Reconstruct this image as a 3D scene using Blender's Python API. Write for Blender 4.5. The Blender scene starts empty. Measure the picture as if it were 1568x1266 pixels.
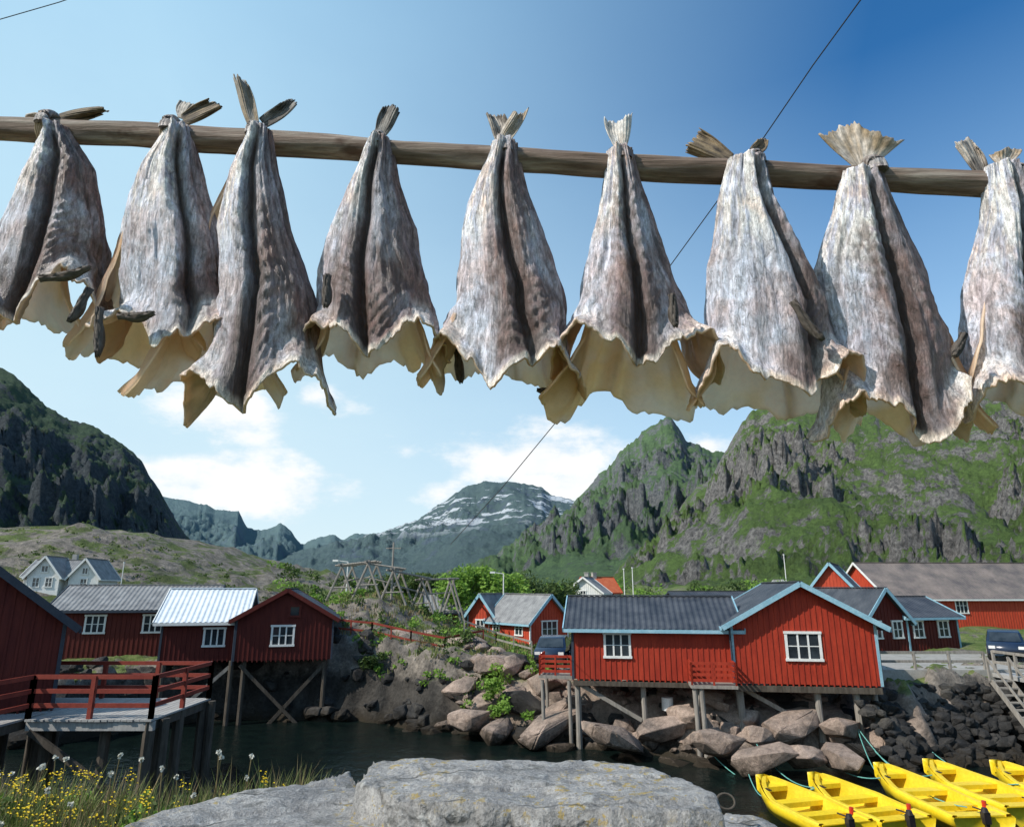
import bpy, math, random
import numpy as np
from mathutils import Vector, Matrix, noise
import bmesh
random.seed(7)
rad=math.radians
F=1022.0; PT=rad(14.6); CZ=6.5
cp,sp=math.cos(PT),math.sin(PT)
def ray(u,v):
    return (u-784.0, F*cp-(633-v)*sp, F*sp+(633-v)*cp)
def P(u,v,Y):
    a,b,c=ray(u,v); k=Y/b
    return Vector((a*k,Y,CZ+c*k))
def PZ(u,v,z):
    a,b,c=ray(u,v); k=(z-CZ)/c
    return Vector((a*k,b*k,z))
def sm(x):
    x=max(0.0,min(1.0,x)); return x*x*(3-2*x)
def nz(x,y,z=0.0): return noise.noise(Vector((x,y,z)))
def fr(x,y,z=0.0,o=4,h=.9): return noise.fractal(Vector((x,y,z)),h,2.0,o)
def lerp(a,b,t): return a+(b-a)*t

sc=bpy.context.scene
sc.view_settings.view_transform='Standard'; sc.view_settings.look='None'
sc.view_settings.exposure=0; sc.view_settings.gamma=1

# ---------------------------------------------------------------- materials
class NT:
    def __init__(s,name,world=False):
        if world:
            s.m=bpy.data.worlds.new(name)
        else:
            s.m=bpy.data.materials.new(name)
        s.m.use_nodes=True; s.t=s.m.node_tree; s.t.nodes.clear()
    def n(s,ty,ins=None,**kw):
        nd=s.t.nodes.new(ty)
        for k,v in kw.items(): setattr(nd,k,v)
        if ins:
            for k,v in ins.items():
                if hasattr(v,'is_output'): s.t.links.new(v,nd.inputs[k])
                else: nd.inputs[k].default_value=v
        return nd
    def noise(s,vec,scale,detail=5,rough=.55,dist=0):
        return s.n('ShaderNodeTexNoise',{'Vector':vec,'Scale':scale,'Detail':detail,'Roughness':rough,'Distortion':dist}).outputs['Fac']
    def ramp(s,fac,stops):
        r=s.n('ShaderNodeValToRGB',{'Fac':fac}); e=r.color_ramp.elements
        while len(e)<len(stops): e.new(.5)
        for i,(p,c) in enumerate(stops):
            e[i].position=p
            if not isinstance(c,(tuple,list)): c=(c,c,c)
            e[i].color=(c[0],c[1],c[2],1)
        return r.outputs['Color']
    def mix(s,f,a,b,mode='MIX'):
        m=s.n('ShaderNodeMix',data_type='RGBA',blend_type=mode)
        for idx,v in ((0,f),(6,a),(7,b)):
            if hasattr(v,'is_output'): s.t.links.new(v,m.inputs[idx])
            else:
                if idx and len(v)==3: v=(*v,1)
                m.inputs[idx].default_value=v
        return m.outputs[2]
    def math(s,op,a,b=0.0,c=0.0,clamp=False):
        m=s.n('ShaderNodeMath',operation=op,use_clamp=clamp)
        for i,v in enumerate((a,b,c)):
            if hasattr(v,'is_output'): s.t.links.new(v,m.inputs[i])
            else: m.inputs[i].default_value=v
        return m.outputs[0]
    def mapr(s,v,a,b,c=0.0,d=1.0):
        return s.n('ShaderNodeMapRange',{'Value':v,'From Min':a,'From Max':b,'To Min':c,'To Max':d}).outputs[0]
    def coord(s,stretch=(1,1,1),kind='Object'):
        t=s.n('ShaderNodeTexCoord').outputs[kind]
        return s.n('ShaderNodeMapping',{'Vector':t,'Scale':stretch}).outputs[0]
    def bump(s,h,strength=.3,dist=.02):
        return s.n('ShaderNodeBump',{'Height':h,'Strength':strength,'Distance':dist}).outputs[0]
    def pbsdf(s,col,rough=.8,bump=None,spec=.3,metal=0.0,transl=0,tcol=None):
        ins={'Base Color':col if hasattr(col,'is_output') else (*col[:3],1),'Roughness':rough,'Specular IOR Level':spec,'Metallic':metal}
        if bump is not None: ins['Normal']=bump
        b=s.n('ShaderNodeBsdfPrincipled',ins).outputs[0]
        if transl:
            tc=tcol if tcol is not None else col
            tr=s.n('ShaderNodeBsdfTranslucent',{'Color':tc if hasattr(tc,'is_output') else (*tc[:3],1)}).outputs[0]
            b=s.n('ShaderNodeMixShader',{0:transl,1:b,2:tr}).outputs[0]
        s.n('ShaderNodeOutputMaterial',{'Surface':b})
        return s.m
def mat(name,c1,c2,scale=4,rough=.8,bump=.3,bd=.01,stretch=(1,1,1),spec=.3,fine=6,transl=0,metal=0,c3=None):
    t=NT(name); co=t.coord(stretch)
    a=t.noise(co,scale,5,.6)
    st=[(.32,c1),(.68,c2)]
    if c3: st=[(.3,c1),(.52,c2),(.72,c3)]
    col=t.ramp(a,st)
    b=t.noise(co,scale*fine,4,.65)
    col=t.mix(.35,col,t.ramp(b,[(.3,.35),(.7,1.0)]),'MULTIPLY')
    return t.pbsdf(col,rough,t.bump(b,bump,bd),spec,metal,transl)

M={}
M['red']=mat('red_paint',(.29,.026,.012),(.44,.048,.020),1.5,.65,.4,.006,(3,3,.6))
M['red2']=mat('orange_red_paint',(.42,.045,.02),(.55,.08,.035),1.5,.65,.3,.006,(3,3,.6))
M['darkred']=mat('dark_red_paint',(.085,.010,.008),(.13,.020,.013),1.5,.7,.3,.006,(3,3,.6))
M['railred']=mat('red_rail_paint',(.20,.03,.02),(.28,.05,.03),2.5,.7,.3,.006)
M['white']=mat('white_paint',(.72,.72,.70),(.82,.82,.80),3,.5,.1)
M['blue']=mat('blue_trim_paint',(.22,.42,.53),(.33,.53,.63),3,.5,.1)
M['darktrim']=mat('dark_trim_paint',(.03,.04,.06),(.05,.06,.08),3,.5,.1)
M['roofdark']=mat('dark_roof_sheet',(.030,.036,.048),(.080,.086,.10),1.2,.5,.2)
M['roofgrey']=mat('grey_slate_roof',(.16,.16,.165),(.30,.30,.30),1.5,.6,.3)
M['roofwhite']=mat('pale_metal_roof',(.66,.72,.78),(.78,.82,.86),.6,.4,.1)
M['roofrust']=mat('rusty_grey_roof',(.10,.09,.09),(.23,.19,.17),.7,.7,.3,.01,(1,1,1))
M['roofred']=mat('red_tile_roof',(.40,.08,.03),(.5,.14,.06),2,.7,.3)
M['wood']=mat('grey_weathered_wood',(.20,.18,.16),(.36,.33,.29),2.5,.85,.5,.01,(4,4,.6))
M['darkwood']=mat('dark_piling_wood',(.05,.04,.03),(.12,.10,.08),2.5,.85,.5,.01,(4,4,.6))
M['deck']=mat('deck_plank',(.30,.29,.28),(.46,.45,.43),1.5,.8,.4,.01,(6,.6,1))
def polemat():
    t=NT('drying_pole_wood'); co=t.coord((.3,5,5)); a=t.noise(co,5,7,.65,.3); b_=t.noise(co,22,6,.7); kn=t.noise(t.coord((1,2,2)),4.5,4,.6)
    col=t.ramp(a,[(.3,(.09,.055,.038)),(.5,(.24,.175,.135)),(.7,(.44,.38,.32))])
    col=t.mix(.65,col,t.ramp(b_,[(.32,.22),(.62,1.1)]),'MULTIPLY'); col=t.mix(t.ramp(kn,[(.60,0.0),(.68,.85)]),col,(.07,.035,.02))
    return t.pbsdf(col,.8,t.bump(t.math('ADD',a,b_),.9,.008),.3)
M['polewood']=polemat()
M['twine']=mat('twine',(.35,.27,.17),(.5,.4,.28),30,.9,.4)
M['cable']=mat('steel_cable',(.03,.03,.035),(.06,.06,.06),10,.5,.1)
M['rope']=mat('teal_rope',(.12,.38,.34),(.2,.5,.44),10,.7,.2)
M['rubber']=mat('rubber',(.015,.015,.015),(.03,.03,.03),10,.7,.2)
M['carblue']=mat('dark_blue_car_paint',(.015,.025,.05),(.02,.035,.07),1,.25,0,spec=.6)
M['carred']=mat('red_car_paint',(.4,.02,.015),(.45,.03,.02),1,.25,0,spec=.6)
M['yellow']=mat('yellow_plastic',(.86,.58,.01),(.92,.68,.03),1.5,.38,.08,spec=.5)
M['yellowin']=mat('yellow_plastic_inside',(.80,.54,.02),(.90,.66,.05),2,.5,.08)
M['black']=mat('black_plastic',(.02,.02,.02),(.04,.03,.03),5,.4,.1)
M['redplastic']=mat('red_plastic',(.5,.03,.02),(.6,.05,.02),5,.4,.1)
M['concrete']=mat('concrete',(.30,.29,.27),(.42,.41,.38),2,.9,.4)
M['gravel']=mat('gravel',(.26,.25,.23),(.40,.38,.35),3,.95,.5)
def glass():
    t=NT('window_glass'); return t.pbsdf(t.ramp(t.noise(t.coord(),2),[(.3,(.012,.016,.02)),(.7,(.04,.05,.06))]),.08,None,.7)
M['glass']=glass()
M['leafbright']=mat('bright_leaves',(.13,.25,.03),(.26,.42,.07),1.2,.7,.0,transl=.35)
M['leafdark']=mat('dark_leaves',(.035,.07,.015),(.11,.16,.035),.8,.7,.0,transl=.25)
M['grassblade']=mat('grass_blades',(.10,.15,.03),(.26,.28,.09),2.5,.7,.0,transl=.3)
M['stalk']=mat('dry_stalks',(.16,.13,.06),(.32,.24,.12),2.5,.7,.0,transl=.2)
M['petal']=mat('yellow_petals',(.75,.50,.01),(.9,.7,.03),8,.6,.0,transl=.2)
M['fluff']=mat('white_seed_heads',(.6,.58,.5),(.8,.78,.7),8,.9,.0,transl=.2)

def rockmat(name,a,b,c,sc1=1.2,lichen=0,wet=False,bs=.8,bd=.04):
    t=NT(name); g=t.n('ShaderNodeNewGeometry'); pos=g.outputs['Position']
    n1=t.noise(pos,sc1,7,.62); n2=t.noise(pos,sc1*7,7,.72,.3); n3=t.noise(pos,sc1*55,4,.75)
    col=t.ramp(n1,[(.3,a),(.5,b),(.7,c)])
    col=t.mix(.65,col,t.ramp(n2,[(.32,.25),(.58,1.05)]),'MULTIPLY')
    col=t.mix(.55,col,t.ramp(n3,[(.36,.3),(.6,1.2)]),'MULTIPLY')
    h=t.math('ADD',n2,t.math('MULTIPLY',n3,.35))
    if lichen:
        l=t.noise(pos,sc1*5,6,.7); m=t.ramp(l,[(.57,0.0),(.63,1.0)])
        col=t.mix(t.math('MULTIPLY',m,.6),col,(.09,.09,.08))
        l2=t.noise(pos,sc1*14,4,.7); reg=t.noise(pos,sc1*1.7,2,.5)
        m2=t.math('MULTIPLY',t.ramp(l2,[(.57,0.0),(.61,1.0)]),t.ramp(reg,[(.47,0.0),(.55,1.0)]))
        col=t.mix(t.math('MULTIPLY',m2,.8),col,(.36,.26,.07))
        l3=t.noise(pos,sc1*9,5,.7); col=t.mix(t.ramp(l3,[(.60,0.0),(.66,.5)]),col,(.55,.55,.53))
        wv=t.n('ShaderNodeMapping',{'Vector':pos,'Rotation':(0,0,.35),'Scale':(.35,1.6,1)}).outputs[0]
        cr=t.n('ShaderNodeTexVoronoi',{'Vector':t.mix(.12,wv,t.n('ShaderNodeTexNoise',{'Vector':pos,'Scale':5,'Detail':5}).outputs['Color']),'Scale':1.3},feature='DISTANCE_TO_EDGE').outputs['Distance']
        cm=t.mapr(cr,0,.012,0,1); ci=t.math('MULTIPLY',t.math('SUBTRACT',1.0,cm,clamp=True),t.ramp(n1,[(.45,0.0),(.55,.8)]))
        col=t.mix(ci,col,(.05,.05,.045))
        h=t.math('SUBTRACT',h,t.math('MULTIPLY',ci,.6))
    if wet:
        z=t.n('ShaderNodeSeparateXYZ',{0:pos}).outputs[2]
        zz=t.math('ADD',z,t.mapr(n2,0,1,-.5,.5))
        col=t.mix(t.mapr(zz,.7,.15),col,(.035,.027,.018))
    return t.pbsdf(col,.85,t.bump(h,bs,bd),.25)
M['granite']=rockmat('grey_granite',(.22,.22,.225),(.36,.35,.34),(.48,.46,.44),1.1,1,False,1.0,.035)
M['shorerock']=rockmat('pink_shore_rock',(.18,.155,.14),(.42,.32,.26),(.58,.44,.36),.7,0,True,.9,.12)
M['darkshadedrock']=rockmat('dark_shaded_shore_rock',(.022,.022,.022),(.055,.052,.05),(.12,.11,.095),.7,0,True,.9,.12)  # dark stone, with the cove's shadow painted into its colour

def terrainmat():
    t=NT('ground_terrain'); g=t.n('ShaderNodeNewGeometry'); pos=g.outputs['Position']
    nzv=t.n('ShaderNodeSeparateXYZ',{0:g.outputs['Normal']}).outputs[2]
    xyz=t.n('ShaderNodeSeparateXYZ',{0:pos})
    n1=t.noise(pos,.12,8,.68); n2=t.noise(pos,.9,8,.72); n3=t.noise(pos,7,4,.7); n4=t.noise(pos,.28,7,.72)
    grass=t.ramp(n2,[(.3,(.045,.08,.016)),(.5,(.11,.155,.04)),(.7,(.21,.215,.09))])
    rock=t.ramp(n2,[(.3,(.06,.056,.052)),(.5,(.20,.175,.15)),(.7,(.36,.31,.26))])
    f=t.math('ADD',t.math('ADD',nzv,t.mapr(n1,.3,.7,-.30,.30)),t.mapr(n2,.3,.7,-.20,.12))
    # heath and bare rock patches on the left-hand hill
    far=t.mapr(xyz.outputs[0],-20,-32)
    f=t.math('SUBTRACT',f,t.math('MULTIPLY',far,t.mapr(n4,.42,.62,0,.42)))
    col=t.mix(t.mapr(f,.76,.86),rock,grass)
    col=t.mix(t.math('MULTIPLY',far,t.ramp(n4,[(.38,.75),(.55,0.0)])),col,(.055,.065,.025))
    col=t.mix(.65,col,t.ramp(n3,[(.3,.25),(.65,1.15)]),'MULTIPLY')
    zz=t.math('ADD',xyz.outputs[2],t.mapr(n2,0,1,-.6,.6))
    rr=t.mix(t.mapr(t.math('ADD',xyz.outputs[0],t.mapr(n1,.3,.7,-1.5,1.5)),-3.5,.5),t.ramp(n2,[(.3,(.014,.013,.012)),(.7,(.085,.077,.068))]),t.ramp(n2,[(.3,(.12,.10,.085)),(.5,(.30,.235,.19)),(.7,(.48,.37,.30))]))  # left shore darkened: cove shadow put into the rock colour; pink rock to the right
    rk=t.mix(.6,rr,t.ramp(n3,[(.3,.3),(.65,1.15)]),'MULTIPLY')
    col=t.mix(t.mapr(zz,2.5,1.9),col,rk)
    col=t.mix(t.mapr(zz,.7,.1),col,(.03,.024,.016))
    return t.pbsdf(col,.9,t.bump(t.math('ADD',t.math('ADD',n2,t.math('MULTIPLY',n3,.3)),t.math('MULTIPLY',n4,t.math('MULTIPLY',far,3.0))),1.0,.2),.2)
M['terrain']=terrainmat()

HAZE=(.19,.28,.37)  # distance haze, blended into the mountains' surface colours
def mountmat(name,haze,green,rock,bias=.0,scale=.01,snow=0):
    t=NT(name); g=t.n('ShaderNodeNewGeometry'); pos=g.outputs['Position']
    nv=t.n('ShaderNodeSeparateXYZ',{0:g.outputs['Normal']}).outputs[2]
    n1=t.noise(pos,scale,7,.68); n2=t.noise(pos,scale*5,8,.78); n3=t.noise(pos,scale*24,7,.8)
    f=t.math('ADD',t.math('ADD',t.math('MULTIPLY',nv,1.1),t.mapr(n1,.25,.75,-.55,.55)),t.mapr(n2,.25,.75,-.65,.65))
    f=t.math('ADD',t.math('ADD',f,bias),t.mapr(n3,.3,.7,-.22,.22))
    gr=t.ramp(n2,[(.3,tuple(x*.55 for x in green)),(.7,tuple(x*1.25 for x in green))])
    rk=t.ramp(n3,[(.3,tuple(x*.35 for x in rock)),(.7,tuple(x*1.45 for x in rock))])
    col=t.mix(t.mapr(f,.62,.78),rk,gr)
    col=t.mix(.75,col,t.ramp(n3,[(.32,.25),(.60,1.15)]),'MULTIPLY')
    if snow:
        z=t.n('ShaderNodeSeparateXYZ',{0:pos}).outputs[2]
        sn=t.noise(t.n('ShaderNodeMapping',{'Vector':pos,'Scale':(.7,.7,3.4),'Rotation':(0,.12,0)}).outputs[0],scale*2.2,6,.66)
        m=t.math('MULTIPLY',t.ramp(sn,[(.55,0.0),(.565,1.0)]),t.mapr(z,snow*.35,snow*.5))
        col=t.mix(m,col,(.9,.92,.95))
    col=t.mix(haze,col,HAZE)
    return t.pbsdf(col,.95,t.bump(t.math('ADD',n2,t.math('MULTIPLY',n3,.55)),1.0,1.0/scale*.09),.1)

# ---------------------------------------------------------------- mesh builder
class MB:
    def __init__(s): s.v=[];s.f=[];s.m=[];s.mats=[]
    def mi(s,k):
        if k not in s.mats: s.mats.append(k)
        return s.mats.index(k)
    def add(s,vs,fs,k):
        o=len(s.v); s.v.extend([tuple(x) for x in vs]); i=s.mi(k)
        for f in fs: s.f.append(tuple(o+j for j in f)); s.m.append(i)
    def box(s,a,b,k):
        x0,y0,z0=a;x1,y1,z1=b
        s.add([(x0,y0,z0),(x1,y0,z0),(x1,y1,z0),(x0,y1,z0),(x0,y0,z1),(x1,y0,z1),(x1,y1,z1),(x0,y1,z1)],
          [(0,3,2,1),(4,5,6,7),(0,1,5,4),(1,2,6,5),(2,3,7,6),(3,0,4,7)],k)
    def beam(s,p,q,w,h,k,up=(0,0,1)):
        p=Vector(p);q=Vector(q);d=(q-p).normalized();u=Vector(up)
        if abs(d.dot(u))>.98:u=Vector((0,1,0))
        r=d.cross(u).normalized();u=r.cross(d)
        vs=[]
        for c in (p,q):
            for a,b in ((-1,-1),(1,-1),(1,1),(-1,1)): vs.append(c+r*a*w/2+u*b*h/2)
        s.add(vs,[(0,1,2,3),(7,6,5,4),(0,4,5,1),(1,5,6,2),(2,6,7,3),(3,7,4,0)],k)
    def tube(s,pts,rs,n,k,jit=0,cap=True):
        pts=[Vector(p) for p in pts]; vs=[];fs=[]
        if not hasattr(rs,'__len__'): rs=[rs]*len(pts)
        for i,p in enumerate(pts):
            d=(pts[min(i+1,len(pts)-1)]-pts[max(i-1,0)]).normalized()
            u=Vector((0,0,1)) if abs(d.z)<.9 else Vector((0,1,0))
            r=d.cross(u).normalized();u=r.cross(d)
            for j in range(n):
                a=2*math.pi*j/n; rr=rs[i]*(1+jit*nz(p.x*3+math.cos(a)*1.5,p.y*3+math.sin(a)*1.5,p.z*3+i*.02))
                vs.append(p+r*math.cos(a)*rr+u*math.sin(a)*rr)
        for i in range(len(pts)-1):
            for j in range(n):
                a=i*n+j;b=i*n+(j+1)%n
                fs.append((a,b,b+n,a+n))
        if cap: fs.append(tuple(range(n)));fs.append(tuple(reversed(range((len(pts)-1)*n,len(pts)*n))))
        s.add(vs,fs,k)
    def build(s,name,parent=None,smooth=False,loc=None):
        me=bpy.data.meshes.new(name); me.from_pydata(s.v,[],s.f)
        for k in s.mats: me.materials.append(M[k])
        me.polygons.foreach_set('material_index',s.m)
        if smooth: me.polygons.foreach_set('use_smooth',[True]*len(s.f))
        me.update()
        ob=bpy.data.objects.new(name,me); sc.collection.objects.link(ob)
        if parent: ob.parent=parent
        return ob
def empty(name,loc=(0,0,0),rz=0):
    e=bpy.data.objects.new(name,None); sc.collection.objects.link(e)
    e.location=loc; e.rotation_euler=(0,0,rz); e.empty_display_size=.3
    return e

# ---------------------------------------------------------------- camera, light, world
cam=bpy.data.cameras.new('camera'); co=bpy.data.objects.new('camera',cam); sc.collection.objects.link(co)
co.location=(0,0,CZ); co.rotation_euler=(math.pi/2+PT,0,0)
cam.sensor_width=36; cam.lens=36*F/1568; cam.clip_end=40000; cam.clip_start=.05
sc.camera=co
EL=rad(42); hs=Vector((-.9,-.44)).normalized()
TS=Vector((hs.x*math.cos(EL),hs.y*math.cos(EL),math.sin(EL)))
L=bpy.data.lights.new('sun','SUN'); L.energy=5.0; L.angle=rad(.5); L.color=(1,.94,.85)
lo=bpy.data.objects.new('sun',L); sc.collection.objects.link(lo); lo.rotation_euler=TS.to_track_quat('Z','Y').to_euler(); lo.location=(-20,-10,40)
w=NT('World',True); sc.world=w.m
sky=w.n('ShaderNodeTexSky',sky_type='NISHITA',sun_disc=False,sun_elevation=EL,sun_rotation=math.atan2(hs.x,hs.y)%(2*math.pi),air_density=1.0,dust_density=.5,ozone_density=2.2)
hsv=w.n('ShaderNodeHueSaturation',{'Saturation':1.35,'Value':1.10,'Color':sky.outputs[0]}).outputs[0]
bg=w.n('ShaderNodeBackground',{'Color':hsv,'Strength':.15}).outputs[0]
d=w.n('ShaderNodeTexCoord').outputs['Generated']
tot=None
for (u,v,ru,rv,s) in [(350,632,130,58,1.15),(490,605,80,34,1.0),(370,742,200,62,1.25),(250,725,120,46,.9),(820,705,180,58,1.25),(890,745,120,40,1.3),(620,690,90,24,.6),(680,752,75,30,.9),(1085,682,80,28,1.0),(460,760,110,28,.8)]:
    c=Vector(ray(u,v)).normalized(); k=Vector(ray(u,v)).length
    sub=w.n('ShaderNodeVectorMath',{0:d,1:c},operation='SUBTRACT').outputs[0]
    scl=w.n('ShaderNodeVectorMath',{0:sub,1:(k/ru,k/ru,k/rv)},operation='MULTIPLY').outputs[0]
    ln=w.n('ShaderNodeVectorMath',{0:scl},operation='LENGTH').outputs['Value']
    m=w.mapr(ln,1.25,.0,0,s)
    tot=m if tot is None else w.math('MAXIMUM',tot,m)
mp=w.n('ShaderNodeMapping',{'Vector':d,'Scale':(1,1,1.9)}).outputs[0]
cn=w.noise(mp,9,8,.6)
wisp=w.noise(mp,2.2,5,.6)
dn=w.math('ADD',tot,w.mapr(cn,.3,.7,-.5,.38))
den=w.n('ShaderNodeMapRange',{'Value':dn,'From Min':.2,'From Max':.85},interpolation_type='SMOOTHSTEP').outputs[0]
den=w.math('MULTIPLY',den,w.mapr(tot,0,.15))
sx_=w.n('ShaderNodeSeparateXYZ',{0:d})
zc=sx_.outputs[2]; xc_=sx_.outputs[0]
fz=w.mapr(zc,.62,.02,0,.86)
fx=w.mapr(xc_,.42,-.42,0,.96)
hzf=w.math('SUBTRACT',1.0,w.math('MULTIPLY',w.math('SUBTRACT',1.0,fz),w.math('SUBTRACT',1.0,fx)))
hzf=w.math('MULTIPLY',w.math('MULTIPLY',hzf,w.mapr(wisp,.3,.7,.9,1.0)),w.mapr(zc,-.1,0))
hcol=w.ramp(zc,[(.0,(.74,.90,.98)),(.35,(.62,.86,.98)),(.8,(.42,.72,.96))])
bh=w.n('ShaderNodeBackground',{'Color':hcol,'Strength':1.0}).outputs[0]
m1=w.n('ShaderNodeMixShader',{0:hzf,1:bg,2:bh}).outputs[0]
ccol=w.ramp(cn,[(.3,(.86,.91,.96)),(.55,(1,1,1))])
bc=w.n('ShaderNodeBackground',{'Color':ccol,'Strength':1.05}).outputs[0]
mx=w.n('ShaderNodeMixShader',{0:w.math('MULTIPLY',den,.97),1:m1,2:bc}).outputs[0]
w.n('ShaderNodeOutputWorld',{'Surface':mx})

# ---------------------------------------------------------------- terrain
SX=[-60,-20,-16,-12,-9,-6,-2.4,2,5.6,9,13.4,16,21,60]; SY=[24,31,36,37.2,36.6,34.5,32.3,29.8,27.8,25.6,26,28.0,29,30]
TX=[-60,-14,-9,-2,3,14,16,40]; TT=[2.3,2.6,3.4,3.0,1.9,1.9,2.6,2.8]
WX=[-60,-9,-2,3,14,16,60]; WW=[3,2.0,4.5,6.5,6.5,2.8,3]
HX=[-400,-150,-77,-63,-51,-40,-30,-20]; HZ=[15,13,10.8,10.3,6.8,3.2,1.2,0]
def H(x,y,det=True):
    d=y-np.interp(x,SX,SY)+1.6*nz(x*.22,y*.22,3)+.5*nz(x*.9,y*.9,3)
    top=np.interp(x,TX,TT); wd=np.interp(x,WX,WW)
    z=-1.6+(top+1.6)*sm((d+.8)/wd)
    land=sm(d/wd)
    z+=2.9*math.exp(-((x+10.5)/5.5)**2-((y-47)/7)**2)
    z+=1.2*math.exp(-((x+3)/14)**2-((y-78)/14)**2)
    z+=np.interp(x,HX,HZ)*sm((y-48)/62)*(1-sm((y-125)/120))
    z+=3.0*sm((y-60)/80)
    if y>14 and det:
        a=land if d>0 else .2
        z+=a*(.38*fr(x*.35,y*.35,1,5)*min(1,60/y+.3)+1.8*max(0,fr(x*.07,y*.07,5,6,.6))*sm((y-45)/30))
        if x<-24 and y>55: z+=sm((-24-x)/10)*sm((y-55)/20)*.9*fr(x*.13,y*.2,7,5,.5)
        if d>-1.5 and y<60:
            s=(1-sm((d-3)/8))
            if s>0:
                q=Vector((x*.55+.3*nz(x,y),y*.8,z*.5)); dd=noise.voronoi(q)[0]
                q2=Vector((x*1.6,y*2.0+.4*nz(x*2,y*2),z)); d2=noise.voronoi(q2)[0]
                z+=s*(1.1*min(.45,dd[1]-dd[0])+.35*min(.4,d2[1]-d2[0])-.25+.25*fr(x*1.2,y*1.2,z,4))
    if y<16:
        e=np.interp(x,[-8,-1.5,0,1.3,4],[5.6,5.2,3.6,2.9,2.4])
        fz_=-1.6+6.45*(1-sm((y-e)/2.6))+.1*fr(x,y,0,4)
        z=max(z,fz_)
    return float(z)
def axis(lo,hi,dl,far,g=1.12):
    a=list(np.arange(lo,hi+1e-6,dl)); s=dl
    while a[-1]<far: s*=g; a.append(a[-1]+s)
    return a
ys=axis(24,50,.16,14000,1.045); ys=list(np.arange(-14,2,2.0))+list(np.arange(2,9,.35))+list(np.arange(9,24,1.0))+ys
xr=axis(0,22,.18,14000,1.07); xs=sorted([-a for a in xr if a>0])+xr
vs=[];nx=len(xs)
for y in ys:
    for x in xs: vs.append((x,y,H(x,y)))
fs=[(j*nx+i,j*nx+i+1,(j+1)*nx+i+1,(j+1)*nx+i) for j in range(len(ys)-1) for i in range(nx-1)]
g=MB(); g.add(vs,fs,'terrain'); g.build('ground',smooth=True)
# water
t=NT('sea_water'); pos=t.n('ShaderNodeNewGeometry').outputs['Position']
wn=t.noise(pos,1.6,5,.6); wn2=t.noise(pos,7,3,.6)
M['water']=t.pbsdf(t.ramp(wn,[(.3,(.003,.006,.006)),(.7,(.006,.012,.010))]),.12,t.bump(t.math('ADD',wn,t.math('MULTIPLY',wn2,.3)),.5,.12),.12)
b=MB(); b.add([(-300,3,0),(300,3,0),(300,60,0),(-300,60,0)],[(0,1,2,3)],'water'); b.build('water')

# ---------------------------------------------------------------- mountains
def mountain(name,pts,D,Df,mkey,amp,nsc,jag=2.0,nc=300,nr=120,zf=3.0,g=.95,seed=0,inset=.05,slant=0.0,rough=.2,gul=.3):
    us=[p[0] for p in pts]; vv=[p[1] for p in pts]
    verts=[];U0,U1=us[0],us[-1]
    back=14
    for i in range(nc):
        u=U0+(U1-U0)*i/(nc-1)
        v=float(np.interp(u,us,vv)) + jag*fr(u*.04,seed,0,6,.5)
        Dr=D*(1+inset*nz(u*.006,seed+4))
        top=P(u,v,Dr); rR=(top.z-CZ)/Dr; xr_=top.x/Dr
        for j in range(nr+back):
            if j<nr:
                tt=j/(nr-1); y=Df+(Dr-Df)*tt
                r0=(zf-CZ)/Df
                r=r0+(rR-r0)*tt**g
                z=CZ+y*r; x=xr_*y
                env=min(1,3.2*(1-tt)+.05)*min(1,tt*3)*min(1,Dr*rR/(amp*3+1))
                px,py=x/nsc+slant*y/nsc,y/nsc
                rid=noise.ridged_multi_fractal(Vector((px,py*.55,seed)),.75,2.1,7,1.0,2.0)
                fb=fr(x/nsc*2.6,y/nsc*1.6,seed+9,6)
                ro=fr(x/nsc*6,y/nsc*5+z/nsc*2,seed+5,5,.45)
                w_=1.2*nz(x/nsc*1.5,z/nsc*1.5,seed+2)
                cl=sm(nz(x/nsc*1.1,y/nsc*1.1,seed+31)*2.5+.62)
                gl=1-abs(nz(u*.022+slant*tt*3+w_,tt*1.8,seed+7))*3.0
                z+=env*amp*((rid-1.2)*.7+fb*.45+cl*(ro*rough*1.6+gul*gl*.5))
                y-=env*amp*cl*(ro*.5*rough+gl*gul*.3)
            else:
                k=(j-nr+1)/back; y=Dr+k*D*.35; x=xr_*y; z=lerp(top.z,zf-10,k**1.2)+amp*.3*nz(x/nsc,y/nsc,seed)*k
            verts.append((x,y,z))
    n=nr+back
    fs=[(i*n+j,(i+1)*n+j,(i+1)*n+j+1,i*n+j+1) for i in range(nc-1) for j in range(n-1)]
    b=MB(); b.add(verts,fs,mkey); return b.build(name,smooth=True)
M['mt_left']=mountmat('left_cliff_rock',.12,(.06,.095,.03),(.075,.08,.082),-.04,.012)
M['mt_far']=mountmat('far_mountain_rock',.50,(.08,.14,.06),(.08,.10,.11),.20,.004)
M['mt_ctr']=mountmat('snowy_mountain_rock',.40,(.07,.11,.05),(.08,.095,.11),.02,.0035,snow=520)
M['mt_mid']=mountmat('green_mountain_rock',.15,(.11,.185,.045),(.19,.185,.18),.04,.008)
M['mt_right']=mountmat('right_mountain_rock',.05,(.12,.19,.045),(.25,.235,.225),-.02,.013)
mountain('left_mountain',[(-700,560),(-350,520),(-100,540),(0,562),(30,580),(60,615),(100,640),(150,655),(190,680),(215,705),(240,745),(258,775),(280,815),(310,848),(340,872),(380,893)],750,280,'mt_left',32,190,4,320,150,seed=2,gul=.4,rough=.3)
mountain('far_mountains',[(120,760),(200,750),(250,760),(290,768),(330,779),(366,784),(378,808),(400,812),(430,802),(445,814),(460,831),(490,822),(512,818),(525,827),(545,816),(580,818),(610,809),(660,830),(720,850)],4200,1500,'mt_far',95,850,3,260,100,seed=5)
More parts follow.
